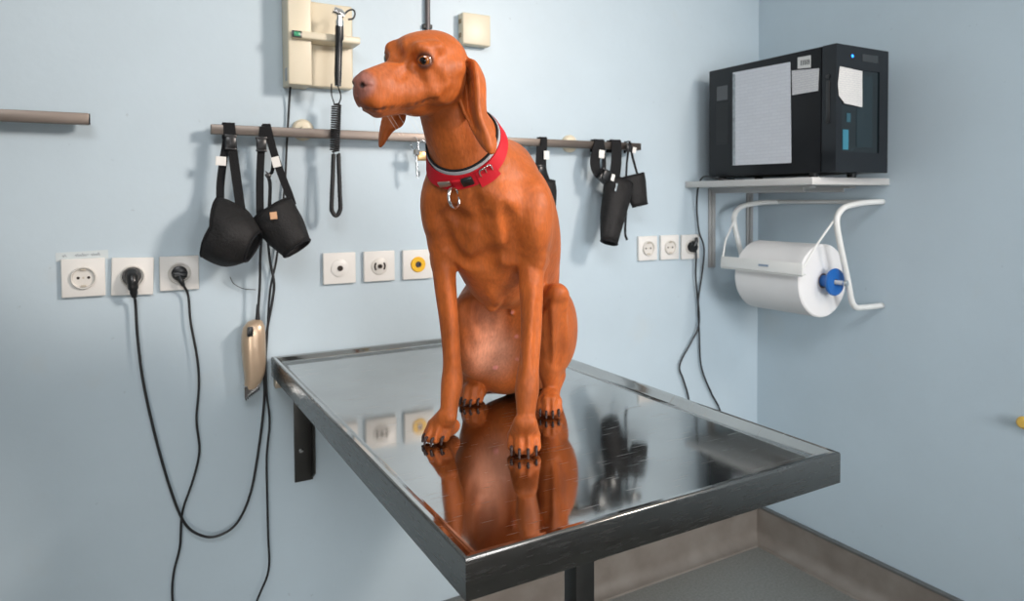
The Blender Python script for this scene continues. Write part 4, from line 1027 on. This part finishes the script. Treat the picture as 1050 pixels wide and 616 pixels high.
ca = me.attributes.new('coat', 'FLOAT_COLOR', 'POINT'); ca.data.foreach_set('color', np.concatenate([col, fur[:, None]], 1).astype(np.float32).ravel())

M_coat = bpy.data.materials.new('rust_coat'); M_coat.use_nodes = True; nt = M_coat.node_tree; b = nt.nodes['Principled BSDF']
at_ = nt.nodes.new('ShaderNodeAttribute'); at_.attribute_name = 'coat'
tc = nt.nodes.new('ShaderNodeTexCoord')
def noise(sc, det=4, stretch=None):
    n = nt.nodes.new('ShaderNodeTexNoise'); n.inputs['Scale'].default_value = sc; n.inputs['Detail'].default_value = det
    if stretch:
        mp = nt.nodes.new('ShaderNodeMapping'); mp.inputs['Scale'].default_value = stretch; nt.links.new(tc.outputs['Object'], mp.inputs[0]); nt.links.new(mp.outputs[0], n.inputs[0])
    else: nt.links.new(tc.outputs['Object'], n.inputs[0])
    return n
n1 = noise(14, 5); n2 = noise(260, 2, (1, 1, .28)); n3 = noise(45, 4)
mr = nt.nodes.new('ShaderNodeMapRange'); mr.inputs[1].default_value = .3; mr.inputs[2].default_value = .7; mr.inputs[3].default_value = .72; mr.inputs[4].default_value = 1.22
nt.links.new(n1.outputs[0], mr.inputs[0])
mr2 = nt.nodes.new('ShaderNodeMapRange'); mr2.inputs[1].default_value = .3; mr2.inputs[2].default_value = .7; mr2.inputs[3].default_value = .86; mr2.inputs[4].default_value = 1.12
nt.links.new(n2.outputs[0], mr2.inputs[0])
mu = nt.nodes.new('ShaderNodeMath'); mu.operation = 'MULTIPLY'; nt.links.new(mr.outputs[0], mu.inputs[0]); nt.links.new(mr2.outputs[0], mu.inputs[1])
vm = nt.nodes.new('ShaderNodeVectorMath'); vm.operation = 'SCALE'; nt.links.new(at_.outputs['Color'], vm.inputs[0]); nt.links.new(mu.outputs[0], vm.inputs['Scale'])
nt.links.new(vm.outputs[0], b.inputs['Base Color'])
b.inputs['Roughness'].default_value = .52; b.inputs['Specular IOR Level'].default_value = .32
b.inputs['Sheen Weight'].default_value = .12; b.inputs['Sheen Roughness'].default_value = .4; b.inputs['Sheen Tint'].default_value = (1, .6, .35, 1)
b.inputs['Subsurface Weight'].default_value = .06; b.inputs['Subsurface Radius'].default_value = (.01, .004, .002); b.inputs['Subsurface Scale'].default_value = .5
bp = nt.nodes.new('ShaderNodeBump'); bp.inputs['Strength'].default_value = .35; bp.inputs['Distance'].default_value = .0012
bp2 = nt.nodes.new('ShaderNodeBump'); bp2.inputs['Strength'].default_value = .30; bp2.inputs['Distance'].default_value = .006
nt.links.new(n2.outputs[0], bp.inputs['Height']); nt.links.new(n3.outputs[0], bp2.inputs['Height']); nt.links.new(bp2.outputs[0], bp.inputs['Normal']); nt.links.new(bp.outputs[0], b.inputs['Normal'])
dog = thing('dog', 'rust coloured short-haired dog with a red collar sitting on the steel table', 'dog', ((pA.x+pC.x)/2, (pA.y+pD.y)/2, TF))
body = finish('body', me, M_coat, dog, 3, origin=(pB.x, pB.y, TF))

# eyes
M_eye = bpy.data.materials.new('dog_eye'); M_eye.use_nodes = True; nt = M_eye.node_tree; b = nt.nodes['Principled BSDF']
tc = nt.nodes.new('ShaderNodeTexCoord'); sp = nt.nodes.new('ShaderNodeSeparateXYZ'); nt.links.new(tc.outputs['Object'], sp.inputs[0])
cr_ = nt.nodes.new('ShaderNodeValToRGB'); cr_.color_ramp.interpolation = 'LINEAR'
mr = nt.nodes.new('ShaderNodeMapRange'); mr.inputs[1].default_value = .5*eyeR; mr.inputs[2].default_value = eyeR; nt.links.new(sp.outputs['Z'], mr.inputs[0]); nt.links.new(mr.outputs[0], cr_.inputs[0])
el = cr_.color_ramp.elements; el[0].position = 0; el[0].color = (.35, .22, .17, 1); el[1].position = .30; el[1].color = (.30, .17, .13, 1)
for p_, c_ in ((.36, (.05, .015, .006, 1)), (.45, (.36, .11, .02, 1)), (.78, (.28, .08, .015, 1)), (.84, (.006, .004, .004, 1)), (1, (.004, .003, .003, 1))):
    e = el.new(p_); e.color = c_
nt.links.new(cr_.outputs[0], b.inputs['Base Color']); b.inputs['Roughness'].default_value = .05; b.inputs['Coat Weight'].default_value = 1; b.inputs['Coat Roughness'].default_value = .02
for ec, s_ in eyes:
    gaze = (hf*.90+hs*s_*.42).normalized(); q = gaze.to_track_quat('Z', 'Y')
    bm = bmesh.new(); bmesh.ops.create_uvsphere(bm, u_segments=32, v_segments=24, radius=eyeR); me_ = bpy.data.meshes.new('eye'); bm.to_mesh(me_); bm.free()
    me_.materials.append(M_eye); me_.shade_smooth(); o = bpy.data.objects.new('eye', me_); COL.objects.link(o); o.parent = dog
    o.location = Vector(ec)-Vector(dog['_w']); o.rotation_mode = 'QUATERNION'; o.rotation_quaternion = q; o['label'] = 'amber brown eye'
# claws
M_claw = mat('claw', (.038, .020, .018), .42, var=.3, vscale=80, vcol=(.07, .04, .034), spec=.3)
for c_, fw, L_ in claws:
    pts = [c_-fw*.005+UZ*.001, c_+fw*L_*.35+UZ*.0015, c_+fw*L_*.62-UZ*.0038, c_+fw*L_*.80-UZ*.0088]
    pts[-1].z = max(pts[-1].z, TF+.0012); pts[-2].z = max(pts[-2].z, TF+.003)
    build('claw', MB().tube(smooth_path(pts, 4), [.0026]*4+[.0025]*4+[.0019]*4+[.0008], 10), M_claw, dog, 3)
wk = MB()
for s_, t_ in [(1, .2), (1, .5), (1, .8), (-1, .5), (1, .05), (1, 1.0)]:
    p0 = hp(.110-.045*t_, s_*.020, -.056-.004*t_); wk.tube(smooth_path([p0, p0+hs*s_*.010-hu*.012, p0+hs*s_*.014-hu*.026-hf*.006], 4), .00013, 4)
o = build('whiskers', wk, mat('whisker_hair', (.75, .70, .62), .5), dog, 3)

# collar: follows the neck surface
pL, pF, pR = at(436, 160, 1.085), at(472, 182, 1.040), at(502, 105, 1.110)
cn_ = (pF-pL).cross(pR-pL).normalized()
if cn_.z < 0: cn_ = -cn_
cc = Vector(at(475, 148, 1.088)); cc = cc-cn_*(cc-pL).dot(cn_)
e1 = (pF-cc).normalized(); e2 = cn_.cross(e1)
NS = 96
def surf(base, d_):
    t = .02
    while t < .12 and sample(base+d_*t) < 0: t += .0008
    return t
def radii(off):
    r = np.array([surf(cc+cn_*off, e1*math.cos(2*math.pi*k/NS)+e2*math.sin(2*math.pi*k/NS)) for k in range(NS)])
    r = np.minimum(r, np.median(r)*1.35)
    for _ in range(5): r = (np.roll(r, 1)+2*r+np.roll(r, -1))/4
    return r
RW = {o_: radii(o_) for o_ in (-.016, 0, .016)}
def band(name, o0, o1, th, gap, mt, label=None, par=None, k0=0, k1=NS):
    rows = []
    ks = range(k0, k1) if k1-k0 < NS else range(NS)
    for k in ks:
        a_ = 2*math.pi*k/NS; d_ = e1*math.cos(a_)+e2*math.sin(a_); row = []
        for o_ in (o0, o1):
            kk = k % NS; rr = np.interp(o_, (-.016, 0, .016), (RW[-.016][kk], RW[0][kk], RW[.016][kk]))
            row.append((o_, rr))
        (oa, ra), (ob, rb) = row
        rows.append([cc+cn_*oa+d_*(ra+gap), cc+cn_*ob+d_*(rb+gap), cc+cn_*ob+d_*(rb+gap+th), cc+cn_*oa+d_*(ra+gap+th)])
    if k1-k0 >= NS: rows.append(rows[0])
    m_ = MB(); m_.grid_pts(rows, True)
    if k1-k0 < NS: 
        m_.bm.verts.ensure_lookup_table(); m_.bm.faces.new(m_.bm.verts[:4]); m_.bm.faces.new(m_.bm.verts[-4:])
    else: bmesh.ops.remove_doubles(m_.bm, verts=m_.bm.verts, dist=1e-6)
    return build(name, m_, mt, par, .7, label)
M_red = mat('red_webbing', (.52, .008, .018), .6, spec=.25, bump=.15, bscale=900)
M_refl = mat('grey_reflective_tape', (.34, .34, .35), .4)
collar = band('collar', -.0125, .0110, .0022, .0008, M_web, 'black lining of the red dog collar', dog)
band('red_strap', -.0118, .0052, .0022, .0030, M_red, 'red strap', collar); band('reflective_stripe', .0060, .0092, .0012, .0030, M_refl, 'grey reflective stripe', collar)
def cpt(k, off, out):
    a_ = 2*math.pi*k/NS; d_ = e1*math.cos(a_)+e2*math.sin(a_); r = RW[0][int(k) % NS]
    return cc+cn_*off+d_*(r+out), d_, (e2*math.cos(a_)-e1*math.sin(a_))
def kpix(u, v):   # collar angle seen nearest to a pixel
    best = None
    for k in range(NS):
        p, d_, t_ = cpt(k, 0, 0); q = p-CO; dd = q.dot(CF); uu = 525+FPX*q.dot(CR)/dd; vv_ = PPY-FPX*q.dot(CU)/dd
        e_ = (uu-u)**2+(vv_-v)**2+(1e5 if d_.dot(CF) > .3 else 0)
        if best is None or e_ < best[0]: best = (e_, k)
    return best[1]
kb_ = kpix(492, 166); p, d_, t_ = cpt(kb_, -.003, .0065); rm = Matrix((t_, d_, cn_)).transposed()
band('strap_loop', -.0156, .0070, .0030, .0055, M_red, 'red strap loop', collar, kb_-3, kb_+4)
def frame(p, t_, n_, w_, h_, r): 
    pts = [p+t_*(w_/2*sx)+n_*(h_/2*sz) for sx, sz in ((-1, -1), (1, -1), (1, 1), (-1, 1))]
    m_ = MB(); full = []
    for i in range(4):
        a_, b_ = pts[i], pts[(i+1) % 4]; full += [a_.lerp(b_, t) for t in (.12, .5, .88)]
    m_.tube(full, r, 8, True); m_.tube([p-n_*h_/2, p+n_*h_/2], r*.9, 8); return m_
p, d_, t_ = cpt(kb_, -.003, .0085); build('slide_buckle', frame(p, t_, cn_, .020, .024, .0015), M_chrome, collar, .9, 'metal slide buckle')
kr = kpix(467, 182); p, d_, t_ = cpt(kr, -.006, .0080)
build('ring_tab', MB().box(p+t_*.004, (.016, .005, .018), Matrix((t_, d_, cn_)).transposed(), bevel=.002), M_red, collar)
build('tag_plate', MB().box(p-t_*.016+cn_*.002, (.020, .003, .012), Matrix((t_, d_, cn_)).transposed(), bevel=.001), mat('tag_steel', (.55, .50, .44), .3, .9), collar, .6, 'small metal tag plate')
kq = kpix(478, 180); q_, d2, t2 = cpt(kq, -.002, .0085)
build('side_release_buckle', MB().box(q_, (.018, .006, .016), Matrix((t2, d2, cn_)).transposed(), bevel=.002), M_blackp, collar, .6, 'black plastic buckle')
rc = p-UZ*.012+d_*.010
rn = (RH*.80-FH*.45+UZ*.1).normalized()
q3 = rn.to_track_quat('Z', 'Y').to_matrix()
ring = [rc+q3@V(.0155*math.cos(2*math.pi*k/32)*.9, .0155*math.sin(2*math.pi*k/32), 0) for k in range(32)]
build('leash_ring', MB().tube(ring, .0022, 10, True), M_chrome, collar, 3, 'steel leash ring')
